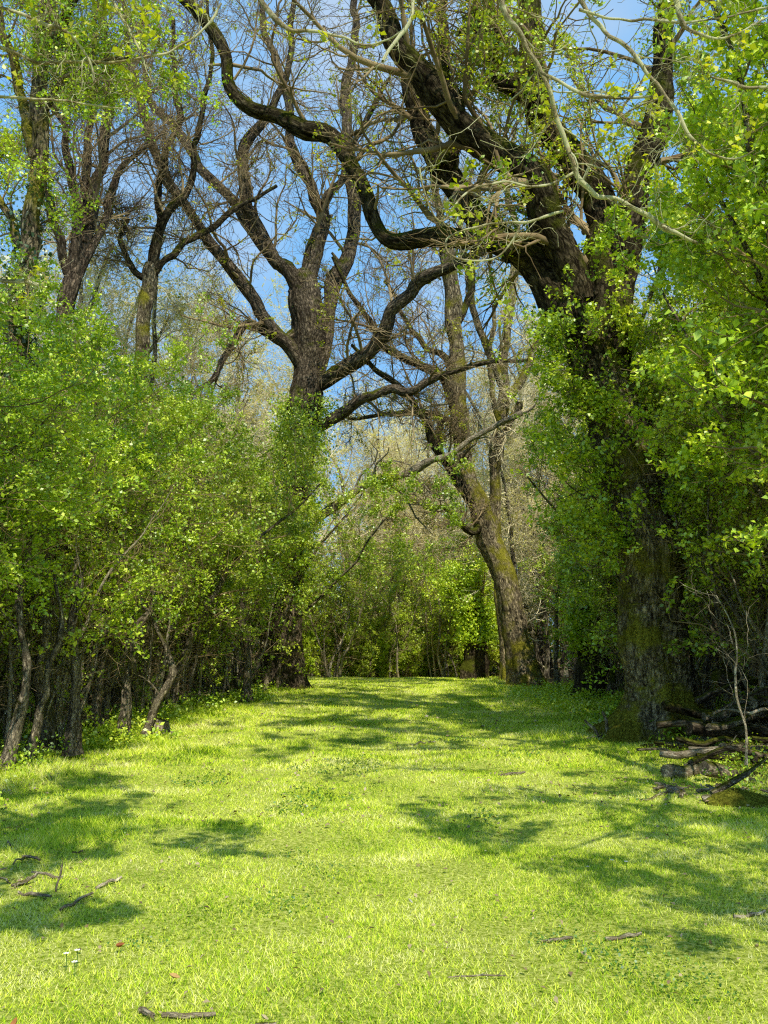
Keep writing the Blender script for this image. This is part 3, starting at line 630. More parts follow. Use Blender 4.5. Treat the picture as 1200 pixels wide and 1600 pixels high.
# ------------------------------------------------------------------ trees beside the camera whose boughs hang into the picture
def near_tree(name, label, base, trunk_pts, hang, ups, leafm, mat, lk, lsz):
    r = empty(name, base, label, 'tree'); b = np.array(base)
    q = smooth_poly(np.array(trunk_pts, float), 70); g = Geo(); tube(g, q[:, :3], q[:, 3], 40, .1, 9, .4); obj('trunk', g.mesh('trunk', M_LIMB, origin=b), r)
    P0 = []; R0 = []
    for i, l in enumerate(ups):
        q = smooth_poly(np.array(l, float), 50); g = Geo(); tube(g, q[:, :3], q[:, 3], 18, .1, i * 3); obj('limb', g.mesh('limb', M_LIMB, origin=b), r)
        s = smooth_poly(q, 16); P0.append(s[:, :3]); R0.append(s[:, 3])
    P0 = np.array(P0); R0 = np.array(R0)
    P1, R1 = spawn(P0, R0, 11, .25, 1, .42, 1, 35, 80, 8, .22, .05, .4, .3, .008, side_up=1.0, lmax=2.6); P1[:, :, 2] = np.maximum(P1[:, :, 2], 2.6 + .74 * P1[:, :, 1])
    P2, R2 = spawn(P1, R1, 7, .1, 1, .5, .5, 30, 70, 6, .2, .05, .5, .4, .005, side_up=.8)
    P3, R3 = spawn(P2, R2, 5, .1, 1, .5, .3, 30, 70, 4, .2, .02, .5, .4, .004, side_up=.5)
    def clear_view(Q_): return ((Q_[:, :, 2] > 1.9 + .76 * Q_[:, :, 1]) | (np.sign(base[0]) * Q_[:, :, 0] > .3 * Q_[:, :, 1]) | (Q_[:, :, 1] < .5)).all(1)
    k_ = clear_view(P1); P1, R1 = P1[k_], R1[k_]; k_ = clear_view(P2); P2, R2 = P2[k_], R2[k_]; k_ = clear_view(P3); P3, R3 = P3[k_], R3[k_]
    g = Geo(); tubes(g, P1, R1, 6); tubes(g, P2, R2, 4); tubes(g, P3, R3, 3); obj('crown', g.mesh('crown', M_TWIG, origin=b), r)
    g = Geo(); leaves_on(g, P3, 5, 5, lsz * 1.6, .05, keep=lk); obj('foliage', g.mesh('foliage', leafm, False, False, origin=b), r)
    for i, (pts, Y, Y2, nper) in enumerate(hang):
        q = path(pts, Y, 70, Y2); q[:, 3] *= .6; g = Geo(); tube(g, q[:, :3], q[:, 3], 12, .12, i * 11 + 2)
        s = smooth_poly(q, 16)
        if nper:
            P1, R1 = spawn(s[None, :, :3], s[None, :, 3], nper * 2, .1, 1, .3, .35, 30, 75, 10, .3, .03, .4, .3, .003)
            P2, R2 = spawn(P1, R1, 4, .2, 1, .6, .15, 30, 70, 7, .28, .02, .6, .5, .0023)
            tubes(g, P1, R1, 5); tubes(g, P2, R2, 4)
        o = obj('bough', g.mesh('bough', mat, origin=b), r); o['label'] = 'thin lichened bough hanging into the top of the view'
        if nper and lk > 0:
            g2 = Geo(); leaves_on(g2, P2[RNG.random(len(P2)) < .16], 2, 5, lsz, .03)
            if g2.V: obj('foliage', g2.mesh('foliage', M_LEAFO, False, False, origin=b), r)
    return r
near_tree('ash_tree', 'dark trunk at the right edge whose pale lichened boughs hang across the top right', (3.85, 8.6, 0),
    [(3.85, 8.6, -.1, .16), (3.9, 8.5, 1, .13), (4.3, 8.4, 3, .11), (4.7, 8.3, 5.5, .085), (4.6, 8.0, 8, .06), (4.3, 7.6, 10, .035)],
    [([(775, -60, 6), (778, -8, 6), (812, 55, 6), (846, 118, 6), (868, 185, 6), (893, 238, 6), (905, 275, 6), (930, 302, 5.5), (975, 322, 5), (1030, 348, 4.5), (1090, 380, 3)], 7.0, 7.6, 9),
     ([(845, 112, 4.5), (880, 138, 4), (930, 150, 3.5), (985, 153, 3), (1020, 150, 2.5)], 7.1, 6.8, 5),
     ([(880, -60, 5), (905, -5, 5), (945, 45, 4.5), (985, 85, 4.5), (1020, 125, 4), (1055, 168, 4), (1078, 212, 3.5), (1110, 243, 3), (1150, 248, 3), (1178, 234, 2)], 7.4, 7.2, 8),
     ([(1040, -50, 4), (1060, 20, 4), (1080, 50, 3.5), (1120, 62, 3), (1160, 50, 2.5), (1210, 20, 2)], 6.6, 6.8, 5),
     ([(905, 15, 3), (960, 30, 3), (1030, 34, 3), (1110, 30, 2.5), (1205, 12, 2.5)], 7.3, 7.6, 5),
     ([(1210, 135, 3.5), (1165, 137, 3.2), (1140, 128, 2.5), (1110, 120, 1.5)], 6.9, 6.6, 3),
     ([(880, 330, 3), (820, 345, 3), (760, 352, 2.5), (720, 362, 2), (698, 375, 2), (700, 395, 2), (735, 406, 2), (775, 402, 2), (800, 380, 2), (815, 350, 1.6)], 7.6, 7.2, 5),
     ([(900, 268, 3), (850, 290, 2.6), (790, 285, 2.4), (730, 300, 2), (690, 345, 1.8), (665, 300, 1.8), (655, 262, 1.6)], 7.5, 7.0, 6),
     ([(910, 285, 3), (935, 230, 2.6), (960, 190, 2), (1000, 165, 1.8), (1040, 150, 1.5)], 7.6, 7.2, 5),
     ([(640, -30, 4), (645, 20, 3.6), (620, 60, 3.4), (600, 95, 3)], 7.4, 7.2, 3)],
    [[(4.6, 8.1, 7.4, .045), (3.2, 7.6, 8.3, .04), (1.8, 7.2, 8.6, .03), (.6, 7.0, 9.2, .015)], [(4.4, 7.9, 9.0, .035), (3.0, 8.6, 10.5, .03), (1.2, 9.4, 11.4, .015)], [(4.7, 8.2, 5.3, .04), (4.6, 6.2, 5.6, .035), (3.8, 4.4, 5.4, .03), (2.5, 3.1, 5.2, .015)],
     [(4.4, 7.9, 9.0, .06), (3.0, 8.8, 10.5, .05), (1.4, 9.6, 11.4, .03)]],
    M_LEAFM, M_LICH, .6, .06)
near_tree('oak_tree', 'oak whose yellow-leaved boughs hang into the top left corner', (-5.6, 6.2, 0),
    [(-5.6, 6.2, -.1, .34), (-5.6, 6.2, 2, .28), (-5.4, 6.1, 5, .24), (-5.2, 6.0, 8, .18), (-5.1, 6.0, 10.5, .1)],
    [([(-30, 60, 4), (60, 95, 4), (140, 98, 3.6), (215, 92, 3), (275, 75, 2.6), (320, 45, 2.2), (345, 5, 2)], 7.0, 7.2, 10),
     ([(-20, 5, 4), (50, 30, 3.6), (100, 48, 3), (135, 85, 2.6), (150, 130, 2)], 6.8, 7.0, 7),
     ([(150, -40, 3), (180, 10, 2.6), (210, 60, 2.2), (228, 110, 1.8)], 7.0, 7.0, 8),
     ([(395, -15, 4), (440, 38, 4), (500, 52, 3.6), (540, 62, 3.2), (585, 70, 2.6), (640, 40, 2)], 7.8, 7.6, 6),
     ([(-20, 150, 3), (60, 155, 2.6), (130, 162, 2.2), (190, 170, 1.6)], 7.4, 7.4, 7),
     ([(-15, 440, 4), (30, 438, 3.6), (60, 445, 3)], 9, 9, 5)],
    [[(-5.2, 6.0, 6.4, .12), (-3.8, 4.8, 7.0, .1), (-2.4, 3.6, 7.4, .07), (-1.2, 2.6, 7.6, .04)], [(-5.2, 6.0, 7.4, .1), (-3.8, 6.2, 8.2, .08), (-2.2, 6.4, 8.8, .04)], [(-5.3, 6.0, 5.0, .1), (-3.2, 4.6, 5.3, .06), (-1.6, 3.4, 5.3, .04), (-.7, 2.9, 5.2, .02)], [(-5.3, 6.0, 5.2, .1), (-3.6, 3.2, 5.1, .04), (-2.2, 1.5, 4.8, .03), (-.8, .7, 4.8, .015)], [(-5.1, 6.0, 9.5, .09), (-3, 8, 10.6, .06), (-1.0, 9.6, 11.6, .03)]],
    M_LEAFM, M_LICH, .85, .062)

# ------------------------------------------------------------------ ground
def ground_mesh():
    xs = np.r_[np.linspace(-60, -12, 30)[:-1], np.linspace(-12, 12, 130), np.linspace(12, 60, 30)[1:]]
    ys = np.r_[np.linspace(-30, 0, 16)[:-1], np.linspace(0, 60, 260), np.linspace(60, 260, 40)[1:]]
    X, Y = np.meshgrid(xs, ys); Z = gz(X, Y); g = Geo()
    n, m = X.shape; i = np.arange(n - 1)[:, None] * m; j = np.arange(m - 1)[None]
    g.add(np.stack([X, Y, Z], -1), np.stack([i + j, i + j + 1, i + m + j + 1, i + m + j], -1).reshape(-1, 4))
    return g
m, nt, N, L = newmat('woodland_ground')
ge = nd(N, 'ShaderNodeNewGeometry'); sx = nd(N, 'ShaderNodeSeparateXYZ'); L.new(ge.outputs['Position'], sx.inputs[0])
n1 = nd(N, 'ShaderNodeTexNoise', Scale=.9, Detail=5.0); L.new(ge.outputs['Position'], n1.inputs['Vector'])
n2 = nd(N, 'ShaderNodeTexNoise', Scale=38.0, Detail=10.0, Roughness=.85); L.new(ge.outputs['Position'], n2.inputs['Vector'])
ab = nd(N, 'ShaderNodeMath', operation='ABSOLUTE'); L.new(sx.outputs['X'], ab.inputs[0])
ad = nd(N, 'ShaderNodeMath', operation='MULTIPLY_ADD'); ad.inputs[1].default_value = 2.6; L.new(n1.outputs['Fac'], ad.inputs[0]); L.new(ab.outputs[0], ad.inputs[2])
mr = nd(N, 'ShaderNodeMapRange'); mr.inputs['From Min'].default_value = 5.3; mr.inputs['From Max'].default_value = 6.3; L.new(ad.outputs[0], mr.inputs['Value'])
rg = ramp(N, [(.40, (.06, .10, .01)), (.49, (.40, .48, .05)), (.6, (.78, .74, .24))]); L.new(n2.outputs['Fac'], rg.inputs['Fac'])
rl = ramp(N, [(.3, (.05, .036, .02)), (.55, (.20, .15, .08)), (.75, (.42, .34, .20))]); L.new(n2.outputs['Fac'], rl.inputs['Fac'])
mx = nd(N, 'ShaderNodeMixRGB'); L.new(mr.outputs[0], mx.inputs['Fac']); L.new(rg.outputs[0], mx.inputs['Color1']); L.new(rl.outputs[0], mx.inputs['Color2'])
bu = nd(N, 'ShaderNodeBump', Strength=.8, Distance=.03); L.new(n2.outputs['Fac'], bu.inputs['Height'])
df = nd(N, 'ShaderNodeBsdfDiffuse'); L.new(mx.outputs[0], df.inputs['Color']); L.new(bu.outputs[0], df.inputs['Normal'])
oo = nd(N, 'ShaderNodeOutputMaterial'); L.new(df.outputs[0], oo.inputs['Surface'])
tag(obj('ground', ground_mesh().mesh('ground', m, attr=False)), kind='structure')

# ------------------------------------------------------------------ grass
def nz2(x, y, s, seed=0):
    r = np.random.default_rng(seed); v = 0
    for _ in range(6):
        a = r.random() * 6.28; f = s * (.6 + 1.2 * r.random()); v = v + np.sin((x * cos(a) + y * sin(a)) * f + r.random() * 6.28 + 1.3 * np.sin((x * sin(a) - y * cos(a)) * f * .7))
    return v / 6
def strip(y0, y1, dens, wpad=1.6):
    """random points on the ground between two distances, over what the camera can see and a step beyond"""
    A = .5 * ((.43 * y0 + wpad) + (.43 * y1 + wpad)) * 2 * (y1 - y0); n = int(A * dens)
    y = y0 + (y1 - y0) * RNG.random(n); x = (RNG.random(n) * 2 - 1) * (.43 * y + wpad)
    return x, y
def blades(g, x, y, h, w, lean=.95):
    n = len(x); z = gz(x, y) - .005
    a = RNG.random(n) * 6.28; p = np.stack([x, y, z], 1)
    s = np.stack([np.cos(a), np.sin(a), np.zeros(n)], 1)
    b = RNG.random(n) * 6.28; ln = (lean * (.3 + RNG.random(n)))
    d = norm(np.stack([np.cos(b) * ln, np.sin(b) * ln, np.ones(n)], 1))
    h = h[:, None]; w = w[:, None] if np.ndim(w) else w
    tip = p + d * h + np.stack([np.cos(b), np.sin(b), -.3 + 0 * b], 1) * h * .25 * RNG.random((n, 1))
    V = np.stack([p - s * w * .5, p + s * w * .5, tip + s * w * .12, tip - s * w * .12], 1)
    g.add(V, np.arange(n * 4).reshape(n, 4))
gr = Geo()
for y0, y1, dens, w, hh in ((2.5, 5.5, 8200, .0040, .028), (5.5, 8, 6000, .0046, .030), (8, 12, 3200, .0062, .034), (12, 18, 1500, .009, .046), (18, 28, 750, .013, .055), (28, 42, 380, .019, .06)):
    x, y = strip(y0, y1, dens)
    edge = np.abs(x) + 1.0 * nz2(x, y, .8, 3) + .5 * nz2(x, y, 3.0, 5)
    bare = np.exp(-(((x + 3.0) / 1.0) ** 2 + ((y - 6.7) / .8) ** 2)) + np.exp(-(((x - 3.9) / 1.2) ** 2 + ((y - 10.2) / .8) ** 2)) + sum(.9 * np.exp(-(((x - a) / c) ** 2 + ((y - b) / d) ** 2)) for a, b, c, d in ((-.75, 7.4, .22, .3), (-.62, 5.4, .3, .12), (.9, 9.8, .3, .5), (-1.3, 10.5, .5, .4), (.3, 4.7, .12, .1), (1.5, 5.0, .14, .08), (-2.4, 9.4, .5, .4)))
    k = RNG.random(len(x)) < np.clip((6.0 - edge) / 1.3, 0.03, 1) * (1 - .8 * np.clip(bare, 0, 1)) * np.clip(.8 + .9 * nz2(x, y, 4.0, 9) + .5 * nz2(x, y, 1.1, 33), .12, 1)
    x, y, edge = x[k], y[k], edge[k]
    tuft = np.clip(nz2(x, y, 2.2, 21) * 1.6, 0, 1) * np.clip((edge - 2.2) / 1.5, 0, 1)
    h = hh * (.5 + .9 * RNG.random(len(x))) * (1 + .35 * nz2(x, y, 3.5, 12)) * (1 + .6 * np.clip((edge - 3) / 2, 0, 1) + 2.4 * tuft + .4 * np.clip(nz2(x, y, 1.7, 71) * 2 - .5, 0, 1))
    blades(gr, x, y, h, np.full(len(x), w))
def grass_mat():
    m, nt, N, L = newmat('grass_blade')
    g = nd(N, 'ShaderNodeNewGeometry'); rp = ramp(N, [(0, (.05, .15, .008)), (.18, (.24, .46, .014)), (.40, (.68, .84, .04)), (.72, (.92, .94, .12)), (1, (.97, .92, .45))])
    n1 = nd(N, 'ShaderNodeTexNoise', Scale=1.3, Detail=4.0, Roughness=.6); L.new(g.outputs['Position'], n1.inputs['Vector'])
    a = nd(N, 'ShaderNodeMath', operation='MULTIPLY_ADD'); a.inputs[1].default_value = .8; L.new(g.outputs['Random Per Island'], a.inputs[0])
    b = nd(N, 'ShaderNodeMath', operation='MULTIPLY_ADD'); b.inputs[1].default_value = 1.6; b.inputs[2].default_value = -.68; L.new(n1.outputs['Fac'], b.inputs[0]); L.new(b.outputs[0], a.inputs[2])
    n7 = nd(N, 'ShaderNodeTexNoise', Scale=.55, Detail=5.0, Roughness=.65); L.new(g.outputs['Position'], n7.inputs['Vector'])
    r7 = nd(N, 'ShaderNodeMapRange'); r7.inputs['From Min'].default_value = .38; r7.inputs['From Max'].default_value = .66; r7.inputs['To Min'].default_value = -.22; r7.inputs['To Max'].default_value = .32; L.new(n7.outputs['Fac'], r7.inputs['Value'])
    a7 = nd(N, 'ShaderNodeMath', operation='ADD', use_clamp=True); L.new(a.outputs[0], a7.inputs[0]); L.new(r7.outputs[0], a7.inputs[1]); L.new(a7.outputs[0], rp.inputs['Fac'])
    d = nd(N, 'ShaderNodeBsdfDiffuse'); t = nd(N, 'ShaderNodeBsdfTranslucent'); mx = nd(N, 'ShaderNodeMixShader', Fac=.22)
    L.new(rp.outputs[0], d.inputs['Color']); L.new(rp.outputs[0], t.inputs['Color']); L.new(d.outputs[0], mx.inputs[1]); L.new(t.outputs[0], mx.inputs[2])
    o = nd(N, 'ShaderNodeOutputMaterial'); L.new(mx.outputs[0], o.inputs['Surface']); return m
tag(obj('grass', gr.mesh('grass', grass_mat(), False, False)), 'short sunlit grass covering the ride', 'grass', kind='stuff')

g = Geo()
for y0, y1, dens, sz in ((2.5, 8, 700, .016), (8, 16, 350, .024)):
    x, y = strip(y0, y1, dens); k = nz2(x, y, 1.6, 51) + .5 * nz2(x, y, 5, 52) > .42; x, y = x[k], y[k]
    leaf_quads(g, np.stack([x, y, gz(x, y) + .015 + .03 * RNG.random(len(x))], 1), sz, 1.6, .9)
tag(obj('clover_patches', g.mesh('clover_patches', leaf_mat('clover_leaf', [(.05, .15, .02), (.12, .28, .03), (.25, .42, .05)], trans=.3, scale=3.0), False, False)), 'broad-leaved weeds and clover mixed into the grass', 'weeds', kind='stuff')
g = Geo()
for y0, y1, dens, sz in ((6, 14, 26, .045), (14, 30, 16, .07)):
    x, y = strip(y0, y1, dens * 1.8, 3.0); ed = np.abs(x) + .35 + .8 * nz2(x, y, 1.2, 61) + (.04 * (y - 11) * (x < 0)); k = (RNG.random(len(x)) < np.clip((ed - 4.0) / 1.0, 0, 1) * .8) & (np.abs(x) < 9); x, y = x[k], y[k]
    m_ = 22; hh = np.repeat(.08 + .34 * RNG.random(len(x)) ** 2, m_); xx = np.repeat(x, m_) + RNG.standard_normal(len(x) * m_) * .08; yy = np.repeat(y, m_) + RNG.standard_normal(len(x) * m_) * .08
    leaf_quads(g, np.stack([xx, yy, gz(xx, yy) + hh * RNG.random(len(xx)) + .02], 1), sz, .9, .6)
tag(obj('undergrowth', g.mesh('undergrowth', M_LEAFH, False, False)), 'low nettles, brambles and seedlings along the feet of the hedges', 'undergrowth', kind='stuff')
# leaf litter at the edges, a little of it in the grass
g = Geo()
for y0, y1, dens, s in ((2.5, 8, 110, .03), (8, 16, 110, .04), (16, 34, 60, .06)):
    x, y = strip(y0, y1, dens)
    edge = np.abs(x) + 1.0 * nz2(x, y, .8, 3)
    pile = np.exp(-(((x - 3.7) / 1.3) ** 2 + ((y - 10.3) / 1.0) ** 2)) + np.exp(-(((x + 3.1) / .9) ** 2 + ((y - 6.6) / .8) ** 2))
    k = RNG.random(len(x)) < np.clip((edge - 3.3) / 2.2, .15, 1) + .7 * pile
    x, y = x[k], y[k]; leaf_quads(g, np.stack([x, y, gz(x, y) + .012 + .03 * RNG.random(len(x))], 1), s, 2.5, .6)
M_LITTER = leaf_mat('dead_leaf', [(.10, .06, .03), (.26, .17, .09), (.48, .36, .2), (.6, .5, .32)], trans=.1)
tag(obj('leaf_litter', g.mesh('leaf_litter', M_LITTER, False, False)), 'brown dead leaves strewn under the hedges', 'leaf litter', kind='stuff')

# ------------------------------------------------------------------ things on the ground
def logm(p0, p1, r, mat, name, label, cat, group=None, bend=.04, sides=18, n=22, twigs=0, rough=.12, taper=.75):
    p0 = np.array(p0, float); p1 = np.array(p1, float); k = np.linspace(0, 1, 6)[:, None]
    pts = p0 + (p1 - p0) * k; pts[1:-1] += RNG.standard_normal((4, 3)) * bend * np.linalg.norm(p1 - p0) * np.array([.5, .8, .5])
    q = smooth_poly(np.c_[pts, np.linspace(r, r * taper, 6)], n); g = Geo(); b = (p0 + p1) / 2
    tube(g, q[:, :3], q[:, 3], sides, rough, int(RNG.integers(99)), cap=True)
    if twigs:
        s = smooth_poly(q, 12); P1, R1 = spawn(s[None, :, :3], s[None, :, 3], twigs, .2, 1, .22, .05, 25, 60, 6, .22, .0, .35, .4, .002); tubes(g, P1, R1, 5)
    o = obj(name, g.mesh(name, mat, origin=b), None, tuple(b)); return tag(o, label, cat, group)
# authored logs of the brush pile: (px0,py0,px1,py1,radius px,depth)
for (a, b_, c, d, r, Y, mt, lab) in [
    (1034, 1166, 1135, 1160, 6, 13.9, M_DEAD, 'long pale log lying lowest at the foot of the massive oak'),
    (1042, 1205, 1092, 1202, 8, 11.3, M_DEAD, 'short thick bleached log at the front of the brush pile'),
    (1100, 1200, 1182, 1212, 7, 11.1, M_STEM, 'grey log lying behind the litter at the front right of the pile'),
    (1112, 1240, 1196, 1186, 3.2, 9.6, M_STEM, 'dark branch sloping up to the right edge in front of the pile'),
    (1036, 1102, 1125, 1122, 7, 13.6, M_LIMB, 'dark log propped against the roots of the massive oak'),
    (1078, 1138, 1198, 1150, 8, 13.0, M_OAK, 'brown log across the middle of the brush pile'),
    (1100, 1120, 1210, 1108, 7, 13.4, M_STEM, 'sunlit grey log across the top of the brush pile'),
    (1118, 1056, 1205, 1078, 11, 14.6, M_OAK, 'thickest log resting highest on the brush pile'),
    (1130, 1172, 1205, 1164, 9, 12.2, M_STEM, 'stout sawn log at the right of the brush pile'),
    (1060, 1180, 1150, 1176, 5, 12.8, M_DEAD, 'thin bleached log just above the short thick one'),
    (1088, 1095, 1150, 1068, 5, 14.2, M_OAK, 'leaning log rising toward the top of the brush pile')]:
    p0, k0 = P(a, b_, Y); p1, _ = P(c, d, Y + .25); logm(p0, p1, r * k0, mt, 'fallen_log', lab, 'log', twigs=2, bend=.03)
for k in range(60):
    x = 4.2 + 2.4 * R(); y = 11.2 + 3.2 * R(); hmax = max(.05, 1.1 * math.exp(-((x - 5.9) / 1.2) ** 2 - ((y - 13.0) / 1.5) ** 2)); z = hmax * R() + .05
    a = random.gauss(0, .5); ln = .5 + 1.2 * R()
    logm((x - ln / 2 * cos(a), y - ln / 2 * sin(a), z), (x + ln / 2 * cos(a), y + ln / 2 * sin(a), z + random.gauss(0, .12)), .018 + .035 * R() ** 2, random.choice((M_STEM, M_DEAD, M_OAK, M_LIMB)),
         'fallen_branch', 'broken branch in the tangle of the brush pile', 'branch', 'branches of the brush pile', bend=.06, sides=9, n=14, twigs=4)
for k in range(26):
    x = 3.0 + 2.0 * R(); y = 9.3 + 1.7 * R(); a = R() * 6.28; ln = .12 + .4 * R() ** 2; z = float(gz(x, y)) + .02
    logm((x, y, z), (x + ln * cos(a), y + ln * sin(a), z + .03 * R()), .008 + .014 * R(), M_DEAD, 'wood_chip', 'bleached broken stick among the litter in front of the brush pile', 'stick', 'bleached bits of wood before the brush pile', bend=.06, sides=8, n=8)
for k in range(22):
    x = -3.2 + 1.1 * R(); y = 6.0 + 1.6 * R(); a = R() * 6.28; ln = .1 + .3 * R() ** 2; z = float(gz(x, y)) + .012
    logm((x, y, z), (x + ln * cos(a), y + ln * sin(a), z + .03 * R()), .003 + .004 * R(), M_DEAD, 'fallen_stick', 'small stick on the bare brown patch at the left', 'stick', 'sticks on the bare brown patch', bend=.06, sides=7, n=8)
# mossy mound
g = Geo(); c, k0 = P(1150, 1246, 9.5); th = np.linspace(0, 2 * pi, 40, endpoint=False); rings = []
pr = np.array([[0, 0, -.05]])
zz = np.linspace(-.06, .20, 12); rad = .26 * np.sqrt(np.clip(1 - (np.clip(zz, 0, 1) / .202) ** 2, 0.001, 1)) ** 1.2
tube(g, np.stack([np.full(12, c[0]), np.full(12, 9.5), zz], 1), rad, 60, .3, 5)
g2 = Geo(); rr = RNG.random((2600, 2)); aa = rr[:, 0] * 6.28; q = np.sqrt(rr[:, 1]) * .34
g2 = None; blades_p = np.random.default_rng(5).random((1500, 2)); A_ = blades_p[:, 0] * 6.28; q_ = np.sqrt(blades_p[:, 1]) * .23; leaf_quads(g, np.stack([c[0] + q_ * np.cos(A_), 9.5 + q_ * np.sin(A_), .2 * (1 - (q_ / .26) ** 2) + .005], 1), .03, .3, .3)
mnd = obj('mossy_mound', g.mesh('mossy_mound', bark_mat('moss_mat', (.05, .06, .01), (.2, .2, .04), mossamt=1.4, moss=(.24, .24, .03)), origin=(c[0], 9.5, 0)), None, (c[0], 9.5, float(gz(c[0], 9.5)) - .1))
tag(mnd, 'low moss-covered mound below the sloping branch at the right', 'mound')

def gp(px, py): p = ground_pt(px, py); return np.array([p[0], p[1], float(gz(p[0], p[1]))])
def stick(px0, py0, px1, py1, rpx, label, mat=M_DEAD, twigs=3, lift=.012):
    p0 = gp(px0, py0); p1 = gp(px1, py1); p0[2] += lift; p1[2] += lift + .01
    return logm(p0, p1, .5 * rpx * p0[1] / F, mat, 'fallen_stick', label, 'stick', bend=.04, sides=9, n=20, twigs=twigs)
for a in [(255, 1546, 338, 1548, 4.5, 'knobbly pale stick lying in the grass at the bottom left'), (220, 1540, 240, 1550, 5, 'short grey stick end left of the knobbly pale stick'),
          (845, 1436, 895, 1437, 3, 'short pale stick left of the forked one on the sunlit grass'), (945, 1440, 1002, 1438, 3.5, 'pale stick lying below the upright dark twig on the right'),
          (95, 1404, 145, 1384, 3, 'pale branch end on the bare patch at the left'), (30, 1378, 80, 1388, 3, 'thin stick on the bare brown patch at the left'),
          (400, 1560, 432, 1562, 2.5, 'tiny pale twig right of the knobbly stick'), (780, 1208, 820, 1203, 3, 'pale broken stick in the middle of the ride, right of centre'),
          (640, 1160, 680, 1156, 2.5, 'small pale stick far along the ride'), (900, 1156, 945, 1146, 2.5, 'fine pale twig left of the oak roots'),
          (1000, 1240, 1075, 1222, 3, 'thin pale branch lying before the brush pile'), (150, 1375, 190, 1362, 3, 'bleached twig beside the bare brown patch'),
          (1145, 1412, 1195, 1404, 3, 'curved pale twig at the right edge of the grass'), (700, 1505, 790, 1500, 1.5, 'hair-thin dry stalk across the lower grass')]:
    stick(*a)
def upright(px, py, hpx, rpx, label, mat=M_STEM, lean=.15):
    p = gp(px, py); k = p[1] / F; return logm(p, p + np.array([lean * hpx * k, 0, hpx * k]), rpx * k * .6, mat, 'upright_twig', label, 'twig', bend=.05, sides=8, n=14, twigs=5)

upright(955, 1150, 40, 3, 'pale splintered stick standing left of the oak roots', M_DEAD, -.3)
upright(940, 1150, 28, 2.2, 'pale slanting twig just left of the splintered stick', M_DEAD, -.9)
upright(88, 1375, 40, 1.5, 'dead shoot on the brown patch', M_STEM, .2)
# little broken stump
p = gp(250, 1142); g = Geo(); q = smooth_poly(np.array([[p[0], p[1], -.05, .11], [p[0] - .01, p[1], .1, .08], [p[0] + .03, p[1], .24, .06]]), 18); tube(g, q[:, :3], q[:, 3], 20, .2, 4, .4, cap=True)
st = obj('tree_stump', g.mesh('tree_stump', M_DEAD, origin=p), None, tuple(p)); tag(st, 'small pale broken stump in front of the zigzag hawthorn', 'stump')
# single fallen leaves
def fallen_leaf(px, py, s, col, label):
    p = gp(px, py); p[2] += .035; n = 9; t = np.linspace(0, 1, n); w = np.sin(t * pi) ** .8 * .33 * s; z = .25 * s * (t - .5) ** 2
    a = R() * 6.28; g = Geo(); V = []
    for k in range(n):
        for u in (-1, 0, 1): V.append([(t[k] - .5) * s, u * w[k], z[k] * 2 + abs(u) * .15 * s * w[k] / (.33 * s + 1e-6)])
    V = np.array(V); Q = [[k * 3 + u, k * 3 + u + 1, k * 3 + u + 4, k * 3 + u + 3] for k in range(n - 1) for u in (0, 1)]
    g.add(V, Q); mt = plain('dead_leaf_' + str(px), tuple(c * .7 for c in col), col, 60.0)
    o = obj('fallen_leaf', g.mesh('fallen_leaf', mt, attr=False), None, tuple(p)); o.rotation_euler = (1.0 * R() - .2, .9 * R(), a); o.scale = (.8, .6, 1.6); tag(o, label, 'leaf')
fallen_leaf(188, 1454, .075, (.36, .13, .05), 'rust-red fallen leaf in the grass at the left'); fallen_leaf(272, 1501, .07, (.55, .36, .14), 'tan fallen leaf above the knobbly stick')
fallen_leaf(25, 1580, .08, (.45, .2, .07), 'orange-brown leaf in the bottom left corner'); fallen_leaf(412, 1560, .05, (.6, .5, .3), 'pale curled leaf beside the tiny twig')
fallen_leaf(520, 1230, .07, (.6, .55, .4), 'pale leaf lying mid ride left of centre'); fallen_leaf(640, 1385, .05, (.5, .5, .36), 'small pale leaf on the grass near the centre')
# wood anemones
M_PETAL = plain('white_petal', (.75, .75, .7), (.85, .85, .8)); M_YEL = plain('yellow_centre', (.6, .45, .05), (.7, .55, .08)); M_STALK = plain('flower_stalk', (.08, .16, .03), (.12, .22, .04))
def flower(px, py, label, group=None):
    p = gp(px, py); r = empty('wild_flower', p, label, 'flower', group); h = .075 + .02 * R()
    g = Geo(); tube(g, np.array([[0, 0, 0], [.004, 0, h * .5], [0, 0, h]]), [.0015, .0013, .001], 6); obj('stalk', g.mesh('stalk', M_STALK), r)
    g = Geo()
    for k in range(6):
        a = k * pi / 3; d = np.array([cos(a), sin(a), .25]); s = np.array([-sin(a), cos(a), 0]); c = np.array([0, 0, h])
        g.add(np.stack([c, c + d * .009 + s * .0065, c + d * .017, c + d * .009 - s * .0065]), [[0, 1, 2, 3]])
    obj('petals', g.mesh('petals', M_PETAL, False, False), r)
    g = Geo(); tube(g, np.array([[0, 0, h], [0, 0, h + .004]]), [.003, .002], 8, cap=True); obj('flower_centre', g.mesh('flower_centre', M_YEL), r)
for px, py, lab in [(104, 1480, 'white flower, leftmost of three in the lower left grass'), (121, 1474, 'white flower, right of the leftmost one in the lower left grass'), (117, 1492, 'white flower, lowest of three in the lower left grass'),
                    (956, 1340, 'white flower in the right-hand shadow'), (978, 1341, 'white flower right of the other one in the right-hand shadow')]:
    flower(px, py, lab)

# prototypes were only moulds for the copies
for r in PROTO:
    for c in list(r.children): bpy.data.objects.remove(c)
    bpy.data.objects.remove(r)

